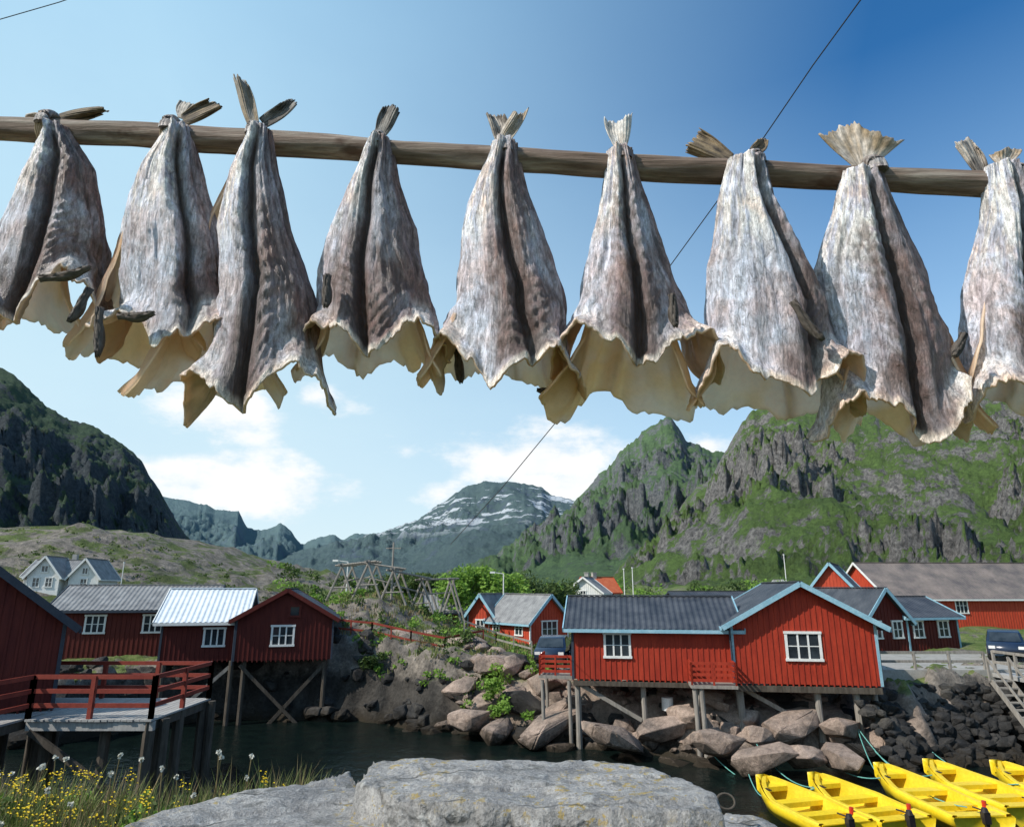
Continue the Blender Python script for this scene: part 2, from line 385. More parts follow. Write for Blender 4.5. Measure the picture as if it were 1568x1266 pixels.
mountain('snowy_mountain',[(420,850),(480,838),(540,826),(600,809),(640,795),(680,767),(715,744),(745,738),(790,738),(830,746),(845,757),(880,766),(930,780),(1000,800)],3300,1100,'mt_ctr',80,800,2.5,300,120,seed=8)
mountain('peaked_mountain',[(560,888),(640,878),(700,868),(760,848),(820,807),(860,790),(890,757),(920,725),(950,690),(985,664),(1000,652),(1014,640),(1022,637),(1034,648),(1052,677),(1075,684),(1110,692),(1200,690),(1300,690)],1700,380,'mt_mid',66,360,6,360,180,seed=12,slant=.5,gul=.5,rough=.36)
mountain('right_mountain',[(860,893),(930,870),(1000,820),(1050,765),(1090,728),(1110,692),(1130,660),(1150,630),(1175,621),(1210,617),(1300,612),(1400,604),(1568,592),(1750,570),(2200,600)],900,170,'mt_right',38,180,5,520,240,seed=17,slant=.5,gul=.5,rough=.36)

# ---------------------------------------------------------------- houses
def mp(axis_):
    return (lambda a,b,z:(a,b,z)) if axis_=='y' else (lambda a,b,z:(b,a,z))
def wing(W,R,T,x0,x1,y0,y1,ze,zr,ax,wall,roof,trim,oh=.35,bat=.22,roofbat=.25,corner=None):
    f=mp(ax)
    a0,a1,b0,b1=(x0,x1,y0,y1) if ax=='y' else (y0,y1,x0,x1)
    am=(a0+a1)/2; hf=(a1-a0)/2
    for b in (b0,b1):
        W.add([f(a0,b,0),f(a1,b,0),f(a1,b,ze),f(am,b,zr),f(a0,b,ze)],[(0,1,2,3,4)],wall)
    for a in (a0,a1):
        W.add([f(a,b0,0),f(a,b1,0),f(a,b1,ze),f(a,b0,ze)],[(0,1,2,3)],wall)
    W.add([f(a0,b0,0),f(a1,b0,0),f(a1,b1,0),f(a0,b1,0)],[(0,1,2,3)],wall)
    if bat:
        n=int((a1-a0)/bat)
        for i in range(n+1):
            a=a0+(a1-a0)*i/n; h=ze+(zr-ze)*(1-abs(a-am)/hf)-.04
            lo_=-.06+random.uniform(-.02,.02)
            for b,o in ((b0,-1),(b1,1)):
                A=f(a-.028,b+o*.002 if o>0 else b-.028,lo_);B=f(a+.028,b+.028 if o>0 else b-.002,h)
                W.box([min(p) for p in zip(A,B)],[max(p) for p in zip(A,B)],wall)
        n=int((b1-b0)/bat)
        for i in range(1,n):
            b=b0+(b1-b0)*i/n
            for a,o in ((a0,-1),(a1,1)):
                A=f(a+(.002 if o>0 else -.028),b-.028,-.06);B=f(a+(.028 if o>0 else -.002),b+.028,ze-.03)
                W.box([min(p) for p in zip(A,B)],[max(p) for p in zip(A,B)],wall)
    sl=(zr-ze)/hf
    for sgn in (-1,1):
        ae=am+sgn*(hf+oh); zee=zr-(hf+oh)*sl
        L=b1-b0+2*oh; n=max(2,int(L/roofbat)*4)
        vs=[];fs=[]
        for i in range(n+1):
            b=b0-oh+L*i/n; w_=(0,.03,.03,0)[i%4]
            vs+= [f(am,b,zr+.10+w_),f(lerp(am,ae,.5),b,(zr+zee)/2+.10+w_),f(ae,b,zee+.10+w_)]
        for i in range(n):
            o=i*3; fs+=[(o,o+1,o+4,o+3),(o+1,o+2,o+5,o+4)]
        R.add(vs,fs,roof)
        R.add([f(am,b0-oh,zr+.09),f(ae,b0-oh,zee+.09),f(ae,b1+oh,zee+.09),f(am,b1+oh,zr+.09),
               f(am,b0-oh,zr+.01),f(ae,b0-oh,zee+.01),f(ae,b1+oh,zee+.01),f(am,b1+oh,zr+.01)],
              [(0,1,2,3),(4,5,6,7),(0,1,5,4),(1,2,6,5),(2,3,7,6)],roof)
        for b,o in ((b0-oh-.03,-1),(b1+oh+.03,1)):
            T.beam(f(am,b,zr+.05),f(ae,b,zee+.05),.05 ,.2,trim,up=(0,0,1))
        T.beam(f(ae+sgn*.03,b0-oh,zee+.03),f(ae+sgn*.03,b1+oh,zee+.03),.05,.14,trim)
    R.beam(f(am,b0-oh,zr+.14),f(am,b1+oh,zr+.14),.22,.05,roof)
    if corner:
        for a,b in ((a0,b0),(a1,b0),(a0,b1),(a1,b1)):
            q=f(a,b,0); T.box((q[0]-.05,q[1]-.05,-.02),(q[0]+.05,q[1]+.05,ze),corner)
def window(G,face,c,s,z,w,h,cols=3,rows=2,frame='white'):
    def q(a,n,zz):
        if face=='front': return (a,c-n,zz)
        if face=='back': return (a,c+n,zz)
        if face=='left': return (c-n,a,zz)
        return (c+n,a,zz)
    def bx(a0,a1,n0,n1,z0,z1,k):
        A=q(a0,n0,z0);B=q(a1,n1,z1); G.box([min(p) for p in zip(A,B)],[max(p) for p in zip(A,B)],k)
    bx(s-w/2,s+w/2,.004,.035,z,z+h,'glass')
    t_=.10
    bx(s-w/2-t_,s-w/2,.003,.075,z,z+h,frame);bx(s+w/2,s+w/2+t_,.003,.075,z,z+h,frame)
    bx(s-w/2-t_-.03,s+w/2+t_+.03,.003,.095,z-t_,z,frame);bx(s-w/2-t_-.03,s+w/2+t_+.03,.003,.095,z+h,z+h+t_,frame)
    for i in range(1,cols):
        a=s-w/2+w*i/cols; bx(a-.035,a+.035,.036,.06,z,z+h,frame)
    for i in range(1,rows):
        zz=z+h*i/rows; bx(s-w/2,s+w/2,.036,.052,zz-.018,zz+.018,frame)
def railing(R,pts,k,h=1.0,n=3,step=1.4,w=.1,t_=.05):
    for p,q in zip(pts[:-1],pts[1:]):
        p=Vector(p);q=Vector(q);L=(q-p).length;m=max(1,round(L/step))
        for i in range(m+1):
            a=p.lerp(q,i/m); R.beam(a,a+Vector((0,0,h)),w,w,k,up=(0,1,0))
        for j in range(n):
            z=Vector((0,0,h*(j+1)/n-.03)); R.beam(p+z,q+z,t_,.11,k)
class House:
    def __init__(s,name,loc,rz): s.e=empty(name,loc,rz); s.W,s.R,s.T,s.G,s.X=MB(),MB(),MB(),MB(),MB()
    def done(s,names=('walls','roof','trim','windows','fittings')):
        for b,n in zip((s.W,s.R,s.T,s.G,s.X),names):
            if b.v: b.build(n,s.e)
def simple(name,loc,deg,w_,d_,ze,zr,ax='y',wall='red',roof='roofdark',trim='blue',wins=(),corner='blue',bat=.25,chim=None,piles=False):
    h=House(name,loc,rad(deg)); wing(h.W,h.R,h.T,0,w_,0,d_,ze,zr,ax,wall,roof,trim,bat=bat,corner=corner)
    for a in wins:
        face,s,z,ww,hh=a[:5]; cc=a[5] if len(a)>5 else 2
        c={'front':0,'left':0,'right':w_,'back':d_}[face]; window(h.G,face,c,s,z,ww,hh,cc,2)
    if piles:
        for x in (.2,w_/2,w_-.2):
            for y in (.2,d_/2,d_-.2): h.X.tube([(x,y,-.02),(x,y,-4.8)],.13,8,'darkwood')
    else: h.X.box((.08,.08,-2.5),(w_-.08,d_-.08,-.03),'concrete')
    if chim:
        cx,cy=chim; h.X.box((cx-.25,cy-.25,zr-.6),(cx+.25,cy+.25,zr+.6),'concrete'); h.X.box((cx-.3,cy-.3,zr+.6),(cx+.3,cy+.3,zr+.68),'concrete')
    h.done(); return h

# --- main red boathouse (right)
h=House('red_boathouse_on_stilts',(2.56,30,2.75),rad(-9))
wing(h.W,h.R,h.T,0,6.75,.3,5.3,2.1,3.25,'x','red','roofdark','blue',corner='darktrim')
wing(h.W,h.R,h.T,6.6,12.15,0,6.6,2.32,3.85,'y','red','roofdark','blue',oh=.42,corner='blue')
window(h.G,'front',.3,1.9,.95,.95,.85,3,2); window(h.G,'front',0,9.35,.98,1.2,.95,3,2)
h.W.box((6.62,-.06,-.3),(12.13,.3,-.07),'darkwood'); h.W.box((0,.2,-.25),(6.6,.5,-.07),'darkwood')
h.X.box((4.75,-.9,-.12),(6.55,.27,0),'wood'); railing(h.X,[(4.8,.2,0),(4.8,-.85,0),(6.5,-.85,0),(6.5,.0,0)],'red',.85,4,.9,.07,.04)
h.X.box((-1.5,.4,-.02),(-.05,2.4,.1),'wood'); railing(h.X,[(-.1,.45,.1),(-1.45,.45,.1),(-1.45,2.3,.1)],'red',.8,4,.7,.07,.04)
for (x,y,r) in [(.15,.5,.13),(2.9,.6,.12),(.2,4.8,.13),(3,4.8,.12),(4.9,-.75,.10),(5.15,-.75,.10),(6.75,.25,.15),(9.75,.25,.14),(11.2,.25,.14),(12.0,.6,.13),(6.8,4,.15),(9.4,4,.15),(12,4.5,.14),(-1.35,.5,.08),(-.2,.5,.08),(-1.35,2.2,.08)]:
    z=-3.0
    h.X.tube([(x,y,-.1),(x+.03,y,-1.2),(x+.05,y+.03,z)],[r,r*.95,r*1.05],10,'wood',.2)
for a,b in [((.3,.5,-.25),(2.8,.6,-1.6)),((7,.5,-.3),(9.6,.5,-1.7)),((4.9,-.7,-1.9),(5.2,.7,-.2)),((9.8,3.9,-.3),(12,4.3,-1.8)),((11.9,.6,-.2),(12.6,1.5,-1.9)),((3,4.7,-.2),(6.6,4.1,-1.8))]:
    h.X.beam(a,b,.09,.16,'wood')
h.X.tube([(6.5,-.1,2.2),(6.52,-.1,1.0),(6.52,-.08,-.1)],.04,8,'darktrim')
h.X.tube([(3.9,1.0,-.75),(3.9,1.0,-1.25)],.24,14,'white')
h.done()

# --- left dark boathouse
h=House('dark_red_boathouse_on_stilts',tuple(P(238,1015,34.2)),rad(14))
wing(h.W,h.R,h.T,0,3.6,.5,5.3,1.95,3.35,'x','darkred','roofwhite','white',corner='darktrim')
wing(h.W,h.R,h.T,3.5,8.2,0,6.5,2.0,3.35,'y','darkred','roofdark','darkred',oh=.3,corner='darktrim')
window(h.G,'front',.5,2.45,.75,.85,.75,3,1); window(h.G,'front',0,5.75,.75,.95,.85,3,2); window(h.G,'front',0,6.25,2.15,.42,.42,1,1,'darkred')
for x in (.3,3.4,4.0,7.9):
    for y in (.3,5): h.X.tube([(x,y,0),(x,y,-4.0)],.12,8,'darkwood')
for a,b in [((3.8,.2,-.2),(6.9,.2,-3.2)),((5.3,.25,-3.1),(7.9,.25,-.2)),((7.9,.3,-.2),(7.7,4.6,-2.8)),((1,.3,-2.4),(3.4,.4,-.2))]:
    h.X.beam(a,b,.1,.16,'wood' if a[0]<2 else 'darkwood')
h.X.tube([(3.45,-.02,1.9),(3.45,-.02,-.2)],.035,6,'darktrim')
h.done()
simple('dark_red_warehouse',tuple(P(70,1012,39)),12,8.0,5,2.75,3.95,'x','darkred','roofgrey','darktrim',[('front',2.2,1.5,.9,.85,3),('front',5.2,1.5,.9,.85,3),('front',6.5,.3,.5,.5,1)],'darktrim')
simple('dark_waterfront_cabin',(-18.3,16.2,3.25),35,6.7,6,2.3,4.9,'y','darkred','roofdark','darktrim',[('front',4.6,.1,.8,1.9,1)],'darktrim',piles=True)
# white house
h=House('white_wooden_house',tuple(P(22,912,76)),rad(10))
wing(h.W,h.R,h.T,0,5,1.5,7,2.2,3.9,'x','white','roofgrey','white',corner='white',bat=0)
wing(h.W,h.R,h.T,1.0,4.2,0,4.5,2.2,4.2,'y','white','roofgrey','white',corner='white',bat=0)
wing(h.W,h.R,h.T,5,8.0,.6,6,2.1,4.0,'y','white','roofgrey','white',corner='white',bat=0)
for s in (1.9,3.2): window(h.G,'front',0,s,1.0,.6,.9,2,2)
window(h.G,'front',0,2.6,2.6,.6,.6,2,1); window(h.G,'front',.6,6.5,.9,.6,.9,2,2); window(h.G,'front',.6,6.5,2.4,.5,.6,2,1)
h.X.box((3.4,4.2,3.6),(3.9,4.7,4.7),'concrete'); h.X.box((.1,.7,-2.5),(7.9,5.9,-.03),'concrete'); h.done()
# centre houses
simple('red_boathouse_blue_trim',tuple(P(812,1000,50)),36,3.5,5.2,2.2,3.9,'y','red2','roofgrey','blue',[('front',1.75,1.1,1.3,1.0,3),('left',1.3,1.2,.8,.9,2),('left',4.2,1.2,.7,.9,2)],'white')
simple('small_red_cabin',tuple(P(716,990,55)),-24,2.3,6,2.4,3.9,'y','red2','roofgrey','blue',[('front',1.1,1.2,.6,.8,2)],'blue')
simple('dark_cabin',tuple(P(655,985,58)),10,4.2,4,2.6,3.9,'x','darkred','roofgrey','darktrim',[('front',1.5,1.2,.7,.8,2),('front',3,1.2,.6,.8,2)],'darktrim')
simple('white_house_red_roof',tuple(P(868,922,82)),-20,4.2,4,1.2,2.8,'y','white','roofgrey','white',[('front',2.0,.6,.6,.7,2)],'white',chim=(2,2))
simple('red_roofed_house',tuple(P(905,918,84)),20,3.8,4,1.0,2.6,'x','white','roofred','red2',[('front',2.8,.2,.6,.7,2)],'white',chim=(1.5,2))
# right houses
simple('orange_red_house',tuple(P(1246,960,56)),-30,3.3,7.5,2.9,4.9,'y','red2','roofdark','blue',[('front',1.7,2.0,.7,.8,2)],'white')
simple('red_cottage_blue_trim',tuple(P(1330,1000,43)),16,3.2,6,2.0,3.75,'y','darkred','roofdark','blue',[('front',.8,.9,.6,.9,2),('front',2.4,.9,.6,.9,2)],'blue')
simple('dark_red_row_cabin',tuple(P(1395,998,44)),16,4.0,5,2.1,3.2,'x','darkred','roofdark','blue',[('front',.8,.9,.65,.9,2),('front',2.8,.9,.7,.9,2)],'blue')
simple('long_red_warehouse',tuple(P(1372,985,62)),4,22,9,3.9,7.0,'x','red2','roofrust','white',[('front',6.6,2.6,1.0,1.2,3),('front',15,2.6,1.0,1.2,3)],'white')
simple('low_dark_shed',tuple(P(1040,935,70)),5,9,4,1.0,1.8,'x','darkred','roofdark','darktrim',[],'darktrim')
simple('distant_white_cottage',tuple(P(1185,912,110)),0,3,3,1.0,2.4,'y','white','roofgrey','white',[('front',1.5,.5,.5,.6,1)],'white')

# ---------------------------------------------------------------- dock
e=empty('wooden_dock')
b=MB()
zd=3.2
def plankdeck(b,x0,x1,y0,y1,z):
    n=int((x1-x0)/.16)
    for i in range(n):
        x=x0+(x1-x0)*i/n; b.box((x,y0+random.uniform(-.03,.03),z-.05+random.uniform(-.004,.004)),(x+.145,y1,z),'deck')
    b.box((x0,y0+.06,z-.28),(x1,y0+.2,z-.06),'deck'); b.box((x1-.2,y0+.21,z-.28),(x1-.06,y1,z-.06),'darkwood')
plankdeck(b,-19,-12.7,17.2,19.5,zd-.0); plankdeck(b,-12.6,-9.3,18.7,22.2,zd-.004); plankdeck(b,-17,-12.65,19.6,22.3,zd-.01)
b.build('planks',e)
b=MB()
for x in np.arange(-18.5,-9,1.55):
    for y in (17.6,19.2,22.0):
        if (x<-12.7 and y>22.5) or (x>-12.7 and y<18.5): continue
        b.tube([(x,y,zd-.06),(x+.04,y,-1.5)],.13,8,'darkwood',.2)
for y in (18.9,20.5,22): b.tube([(-9.45,y,zd-.06),(-9.45,y,-1.5)],.15,8,'darkwood',.2)
b.beam((-12.5,18.8,2.9),(-9.5,18.9,1.0),.1,.15,'darkwood')
b.build('pilings',e)
b=MB()
railing(b,[(-19,17.3,zd),(-12.7,17.3,zd),(-12.6,18.8,zd),(-9.4,18.8,zd),(-9.35,22.1,zd),(-16,22.2,zd)],'railred',1.05,3,1.5,.11,.05)
b.build('railing',e)

# ---------------------------------------------------------------- rocks
HULL=[]
for k in range(16):
    bm=bmesh.new()
    for i in range(26):
        v=Vector((random.gauss(0,1),random.gauss(0,1),random.gauss(0,1))).normalized()
        m=max(abs(v.x),abs(v.y),abs(v.z)); v=v.lerp(v/m*.85,.6)*random.uniform(.85,1.1); bm.verts.new(v)
    r=bmesh.ops.convex_hull(bm,input=list(bm.verts))
    bmesh.ops.delete(bm,geom=[v for v in bm.verts if not v.link_faces],context='VERTS')
    bmesh.ops.bevel(bm,geom=list(bm.edges),offset=.07,segments=2,affect='EDGES',clamp_overlap=True)
    bm.verts.index_update()
    HULL.append(([v.co.copy()*(1+.08*noise.noise(v.co*2.5+Vector((k,0,0)))) for v in bm.verts],[tuple(v.index for v in f.verts) for f in bm.faces])); bm.free()
def boulder(b,c,s,k,seed,fl=.7,wd=1.2):
    V_,F_=random.choice(HULL)
    rz=Matrix.Rotation(random.uniform(0,6.3),3,'Z')@Matrix.Rotation(random.uniform(-.35,.35),3,'X')@Matrix.Rotation(random.uniform(-.35,.35),3,'Y')
    sx,sy=random.uniform(.9,wd+.3),random.uniform(.7,1.1)
    b.add([Vector(c)+rz@Vector((q.x*s*sx,q.y*s*sy,q.z*s*fl)) for q in V_],F_,k)
b=MB()
for i in range(460):
    x=random.uniform(-2.6,14.5); d_=random.uniform(-1.0,7.0); y=float(np.interp(x,SX,SY))+d_
    s=random.choice([.12,.15,.2,.25,.3,.35,.5,.65,.85])
    boulder(b,(x,y,H(x,y)+s*.1),s*random.uniform(.8,1.2),'shorerock' if random.random()<.75 else 'darkshadedrock',i*1.7,random.choice([.45,.6,.75]))
for (u,v,Y,s) in [(725,1104,32.3,1.0),(760,1120,31.6,.9),(1010,1118,29.5,1.0),(940,1128,28.6,.9),(1235,1158,26.0,.8),(1290,1160,25.8,.85),(840,1112,31.0,1.0),(1170,1160,26.0,.8),(1100,1140,27.3,.9),(1060,1100,29.5,.9),(1210,1110,28.8,.9),(1290,1115,28.4,.8)]:
    p=P(u,v,Y); boulder(b,tuple(p),s*1.1,'shorerock',u,.5,1.6)
b.build('shore_boulders')
b=MB()
for i in range(420):
    x=random.uniform(13.6,24); t_=random.random(); y=float(np.interp(x,SX,SY))-.8+3*t_; s=random.uniform(.16,.42)
    boulder(b,(x,y,max(-.2,2.6*t_-.2+random.uniform(-.1,.1))),s,'darkshadedrock',i*2.1)
b.build('stone_embankment')
b=MB()
for i in range(190):
    x=random.uniform(-22,-2.0); y=float(np.interp(x,SX,SY))+random.uniform(-1.0,2.2); s=random.choice([.15,.25,.4,.5])
    boulder(b,(x,y,H(x,y)+.02),s,'darkshadedrock' if x<-4 or random.random()<.5 else 'shorerock',i*1.3)
b.build('cove_boulders')
b=MB()
for (u,v,Y,s) in [(545,962,41,1.3),(600,972,40,1.2),(560,988,39,1.0),(640,994,38.5,.8),(690,978,40,.8),(660,965,42,.8),(525,950,43,1.2)]:
    p=P(u,v,Y); p.z=min(p.z-.3,H(p.x,p.y)+.3); boulder(b,tuple(p),s,'shorerock',u*1.1,.5,1.6)
b.build('hill_rocks')

# quay on the right
b=MB()
b.box((14.6,31.6,1.5),(30,40,2.86),'gravel')
b.box((14.5,31.4,2.3),(30,31.6,2.98),'concrete')
b.build('quay')
b=MB(); railing(b,[(14.8,31.5,2.98),(21.0,31.5,2.98)],'wood',.75,2,1.6,.1,.06); railing(b,[(21.3,31.3,2.9),(21.3,28.6,2.9),(26,28.6,2.9)],'wood',.9,2,1.3,.1,.06)
b.build('quay_railing')
b=MB()
b.box((21.2,28.3,2.7),(27,31.4,2.86),'deck')
for x in (21.4,23,25): b.tube([(x,28.5,2.7),(x,28.5,-1)],.11,8,'wood')
b.build('jetty_platform')
b=MB(); A=Vector((20.3,29.6,2.75));B=Vector((20.6,27.5,.3))
for o in (-.4,.4): b.beam(A+Vector((o,0,0)),B+Vector((o,0,0)),.06,.2,'wood')
for i in range(11):
    p=A.lerp(B,i/10); b.box((p.x-.4,p.y-.13,p.z-.03),(p.x+.4,p.y+.13,p.z+.02),'wood')
for o in (-.45,.45):
    b.beam(A+Vector((o,0,.9)),B+Vector((o,0,.9)),.05,.09,'wood'); b.beam(A+Vector((o,0,0)),A+Vector((o,0,.95)),.08,.08,'wood',up=(0,1,0)); b.beam(B+Vector((o,0,-1.2)),B+Vector((o,0,.95)),.08,.08,'wood',up=(0,1,0))
b.build('wooden_steps')

# ---------------------------------------------------------------- cars
def car(name,loc,deg,paint):
    e=empty(name,loc,rad(deg)); b=MB()
    prof=[(-2.05,.35),(-2.1,.6),(-2.02,.82),(-1.3,.92),(-.75,1.36),(-.5,1.42),(.75,1.44),(1.0,1.38),(1.75,.98),(2.0,.92),(2.05,.6),(2.0,.35)]
    rings=[]
    for (yy,ins) in ((-.82,.10),(-.80,.0),(.80,.0),(.82,.10)):
        rings.append([( x*(1-.02*(ins>0)), yy*(1-.16*max(0,(z-.9)/.5)), z-(ins*.2 if z>.5 else -ins*.2)) for x,z in prof])
    n=len(prof); vs=[q for r in rings for q in r]; fs=[]
    for k in range(3):
        for i in range(n): fs.append((k*n+i,k*n+(i+1)%n,(k+1)*n+(i+1)%n,(k+1)*n+i))
    fs.append(tuple(range(n)));fs.append(tuple(reversed(range(3*n,4*n))))
    b.add(vs,fs,paint); ob=b.build('body',e,True)
    g=MB()
    for s in (-1,1):
        y1,y2=s*.825,s*.725
        g.add([(-1.1,y1,.93),(1.45,y1,.97),(.95,y2,1.33),(-.62,y2,1.32)],[(0,1,2,3)],'glass')
    g.add([(-1.32,-.68,.95),(-1.32,.68,.95),(-.78,.6,1.36),(-.78,-.6,1.36)],[(0,1,2,3)],'glass')
    g.add([(1.78,-.66,1.0),(1.78,.66,1.0),(1.05,.6,1.39),(1.05,-.6,1.39)],[(0,1,2,3)],'glass')
    g.build('windows',e)
    wl=MB()
    for x in (-1.3,1.3):
        for s in (-1,1):
            wl.tube([(x,s*.68,.32),(x,s*.86,.32)],.32,18,'rubber'); wl.tube([(x,s*.861,.32),(x,s*.875,.32)],.18,12,'concrete')
    wl.box((-2.14,-.7,.38),(-2.06,.7,.5),'rubber'); wl.box((2.03,-.7,.38),(2.1,.7,.5),'rubber')
    for s in (-1,1): wl.box((-2.11,s*.62-.14,.62),(-2.05,s*.62+.14,.76),'white'); wl.box((2.02,s*.62-.12,.62),(2.07,s*.62+.12,.76),'redplastic')
    wl.build('wheels_and_lights',e)
cpos=P(848,1012,39); cpos.z=max(cpos.z-.1,H(cpos.x,cpos.y)+.02)
car('parked_car',tuple(cpos),80,'carblue')
car('parked_car',(26.2,37.4,2.87),56,'carblue'); car('parked_red_car',(29.0,37.2,2.87),40,'carred')
# ---------------------------------------------------------------- yellow boats
def boat(name,bow,stern):
    bow=Vector((bow.x,bow.y,0)); stern=Vector((stern.x,stern.y,0)); d=stern-bow; L=d.length
    e=empty(name,(bow.x,bow.y,.0),math.atan2(d.y,d.x)); b=MB()
    n=22; hw=.95
    def sec(t):
        w_=hw*(min(1,(t+.02)/.45))**.6*(1-.10*t); sh=.52+.28*(1-t)**3; kl=-.12+.35*max(0,1-t/.18)**2
        return w_,sh,kl
    rows=[]
    for i in range(n+1):
        t=i/n; w_,sh,kl=sec(t); x=t*L
        pr=[(-w_,sh),(-w_*1.04,sh-.05),(-w_*.97,sh*.55),(-w_*.9,sh*.45),(-w_*.55,kl+.05),(0,kl),(w_*.55,kl+.05),(w_*.9,sh*.45),(w_*.97,sh*.55),(w_*1.04,sh-.05),(w_,sh)]
        rows.append([(x-(.25*(z>.3) if t<.01 else 0),y,z) for y,z in pr])
    m=len(rows[0]); vs=[q for r in rows for q in r]
    fs=[(i*m+j,(i+1)*m+j,(i+1)*m+j+1,i*m+j+1) for i in range(n) for j in range(m-1)]
    fs.append(tuple(n*m+j for j in range(m)));fs.append(tuple(reversed(range(m))))
    b.add(vs,fs,'yellow'); b.build('hull',e,True)
    b=MB(); rows=[]
    for i in range(n+1):
        t=i/n; w_,sh,kl=sec(t); x=lerp(.12,L-.1,t); iw=max(.02,w_-.15)
        rows.append([(x,-w_,sh+.002),(x,-w_*.97,sh+.04),(x,-iw,sh+.03),(x,-iw*.92,.20),(x,0,.14),(x,iw*.92,.20),(x,iw,sh+.03),(x,w_*.97,sh+.04),(x,w_,sh+.002)])
    vs=[q for r in rows for q in r]; m=9; fs=[(i*m+j,(i+1)*m+j,(i+1)*m+j+1,i*m+j+1) for i in range(n) for j in range(m-1)]
    b.add(vs,fs,'yellowin')
    for t in (.12,.42,.70,.93):
        w_,sh,kl=sec(t); x=t*L; iw=w_-.12; b.box((x-.18 if t>.2 else .1,-iw,sh-.18),(x+.18,iw,sh-.05 if t<.9 else sh),'yellow')
    b.build('inside_and_seats',e)
    b=MB(); b.box((L-.04,-.09,.38),(L+.12,.09,.66),'black'); b.tube([(L+.04,0,.66),(L+.04,0,.76)],[.10,.07],10,'black'); b.tube([(L-.4,0,.66),(L,0,.68)],.02,6,'black'); b.box((L+.02,-.05,-.4),(L+.10,.05,.38),'black')
    b.tube([(L*.8,hw*.75,.50),(L*.8,hw*.75,.66)],.06,8,'redplastic'); b.box((L*.2,-hw*.6,.68),(L*.2+.3,-hw*.5,.70),'black')
    b.build('outboard_motor',e)
for bw,st in [((1172,1204),(1300,1262)),((1252,1200),(1392,1256)),((1352,1184),(1508,1252)),((1428,1178),(1585,1236)),((1532,1180),(1690,1232))]:
    boat('yellow_boat',PZ(*bw,.5),PZ(*st,.5))
def sag(b,p,q,s,r,k,n=14):
    pts=[p.lerp(q,i/n)-Vector((0,0,s*4*(i/n)*(1-i/n))) for i in range(n+1)]
    b.tube(pts,r,6,k)
b=MB()
for a,c,s in [(P(1150,1125,28.6),PZ(1252,1205,.6),.5),(P(1140,1165,26.5),PZ(1178,1212,.6),.5),(P(1312,1112,28.3),PZ(1352,1190,.6),.4),(P(1312,1112,28.3),PZ(1480,1235,.6),.6),(P(1415,1140,28),PZ(1560,1200,.6),.4),(P(1070,1130,28.6),PZ(1252,1205,.6),.8),(P(1340,1150,27),PZ(1427,1186,.6),.3),(P(1250,1150,26.8),PZ(1350,1190,.6),.3)]:
    sag(b,a,c,s,.017,'rope')
b.build('mooring_ropes')

# ---------------------------------------------------------------- vegetation
def leaves(b,c,rx,ry,rz,n,size,k,clumps=7):
    cs=[(Vector((random.gauss(0,.45)*rx,random.gauss(0,.45)*ry,random.uniform(-.5,.75)*rz)),random.uniform(.3,.55)) for _ in range(clumps)]
    c=Vector(c)
    for i in range(n):
        o,r=random.choice(cs)
        dv=Vector((random.gauss(0,1),random.gauss(0,1),random.gauss(0,1))).normalized()*random.uniform(.6,1.05)*r
        p=c+o+Vector((dv.x*rx,dv.y*ry,dv.z*rz))
        a=Vector((random.gauss(0,1),random.gauss(0,1),random.gauss(0,1))).normalized(); bb=a.orthogonal().normalized(); s=size*random.uniform(.6,1.4)
        b.add([p-a*s,p+bb*s*.5,p+a*s,p-bb*s*.5],[(0,1,2,3)],k)
def tree(name,u,vt,Y,r,k,n):
    p=P(u,vt,Y); z0=H(p.x,p.y); hh=max(2.0,p.z-z0); c=(p.x,p.y,z0)
    e=empty(name,c); b=MB()
    b.tube([(0,0,-1),(.1,0,hh*.3),(0,.1,hh*.7)],[.2,.15,.05],8,'darkwood')
    for i in range(6):
        a=i*1.05; b.tube([(0,0,hh*(.15+.07*i)),(math.cos(a)*r*.6,math.sin(a)*r*.6,hh*(.45+.06*i))],[.08,.02],6,'darkwood')
    b.build('trunk_and_limbs',e); b=MB(); leaves(b,(0,0,hh*.52),r,r,hh*.5,n,.17,k,18); b.build('crown',e)
for (u,v,Y,r,k,n) in [(695,880,60,2.0,'leafbright',3200),(718,870,61,2.4,'leafbright',4000),(745,870,61,2.4,'leafbright',3800),(768,882,60,1.6,'leafbright',2200),(800,882,68,2.3,'leafdark',2400),(835,888,70,2.4,'leafdark',2400),(650,880,72,2.4,'leafdark',2200),(620,878,76,2.6,'leafdark',2200),(865,893,72,1.8,'leafdark',1500),(585,885,74,2.2,'leafdark',1800)]:
    tree('birch_tree' if k=='leafbright' else 'willow_tree',u,v,Y,r,k,n)
b=MB()
for i in range(210):
    u=random.uniform(430,1300); Y=random.uniform(62,130); x=(u-784)/1056*Y
    leaves(b,(x,Y,H(x,Y)+.6),random.uniform(1.2,2.6),1.5,random.uniform(.8,1.7),110,.24,random.choice(['leafdark','leafdark','leafbright']),4)
for i in range(150):
    x=random.uniform(-16,4); y=random.uniform(39,58); leaves(b,(x,y,H(x,y)+.15),.7,.7,.4,60,.10,random.choice(['leafdark','leafbright']),3)
for i in range(26):
    x=random.uniform(-9,-1); y=float(np.interp(x,SX,SY))+random.uniform(1.6,3); leaves(b,(x,y,H(x,y)+.1),.6,.5,.35,70,.09,random.choice(['leafdark','leafdark','leafbright']),3)
for (u,v,Y,r) in [(575,1015,37,.7),(755,1060,33,.9),(775,1085,32,.7),(700,985,38,.8),(810,1030,35,.9),(785,1015,36,1.0),(760,1035,34.5,.8),(1290,965,48,1),(1180,905,60,1.5)]:
    leaves(b,tuple(P(u,v,Y)),r,r,r*.7,420,.09,'leafbright' if u>720 else 'leafdark',6)
b.build('shrubs')
b=MB()
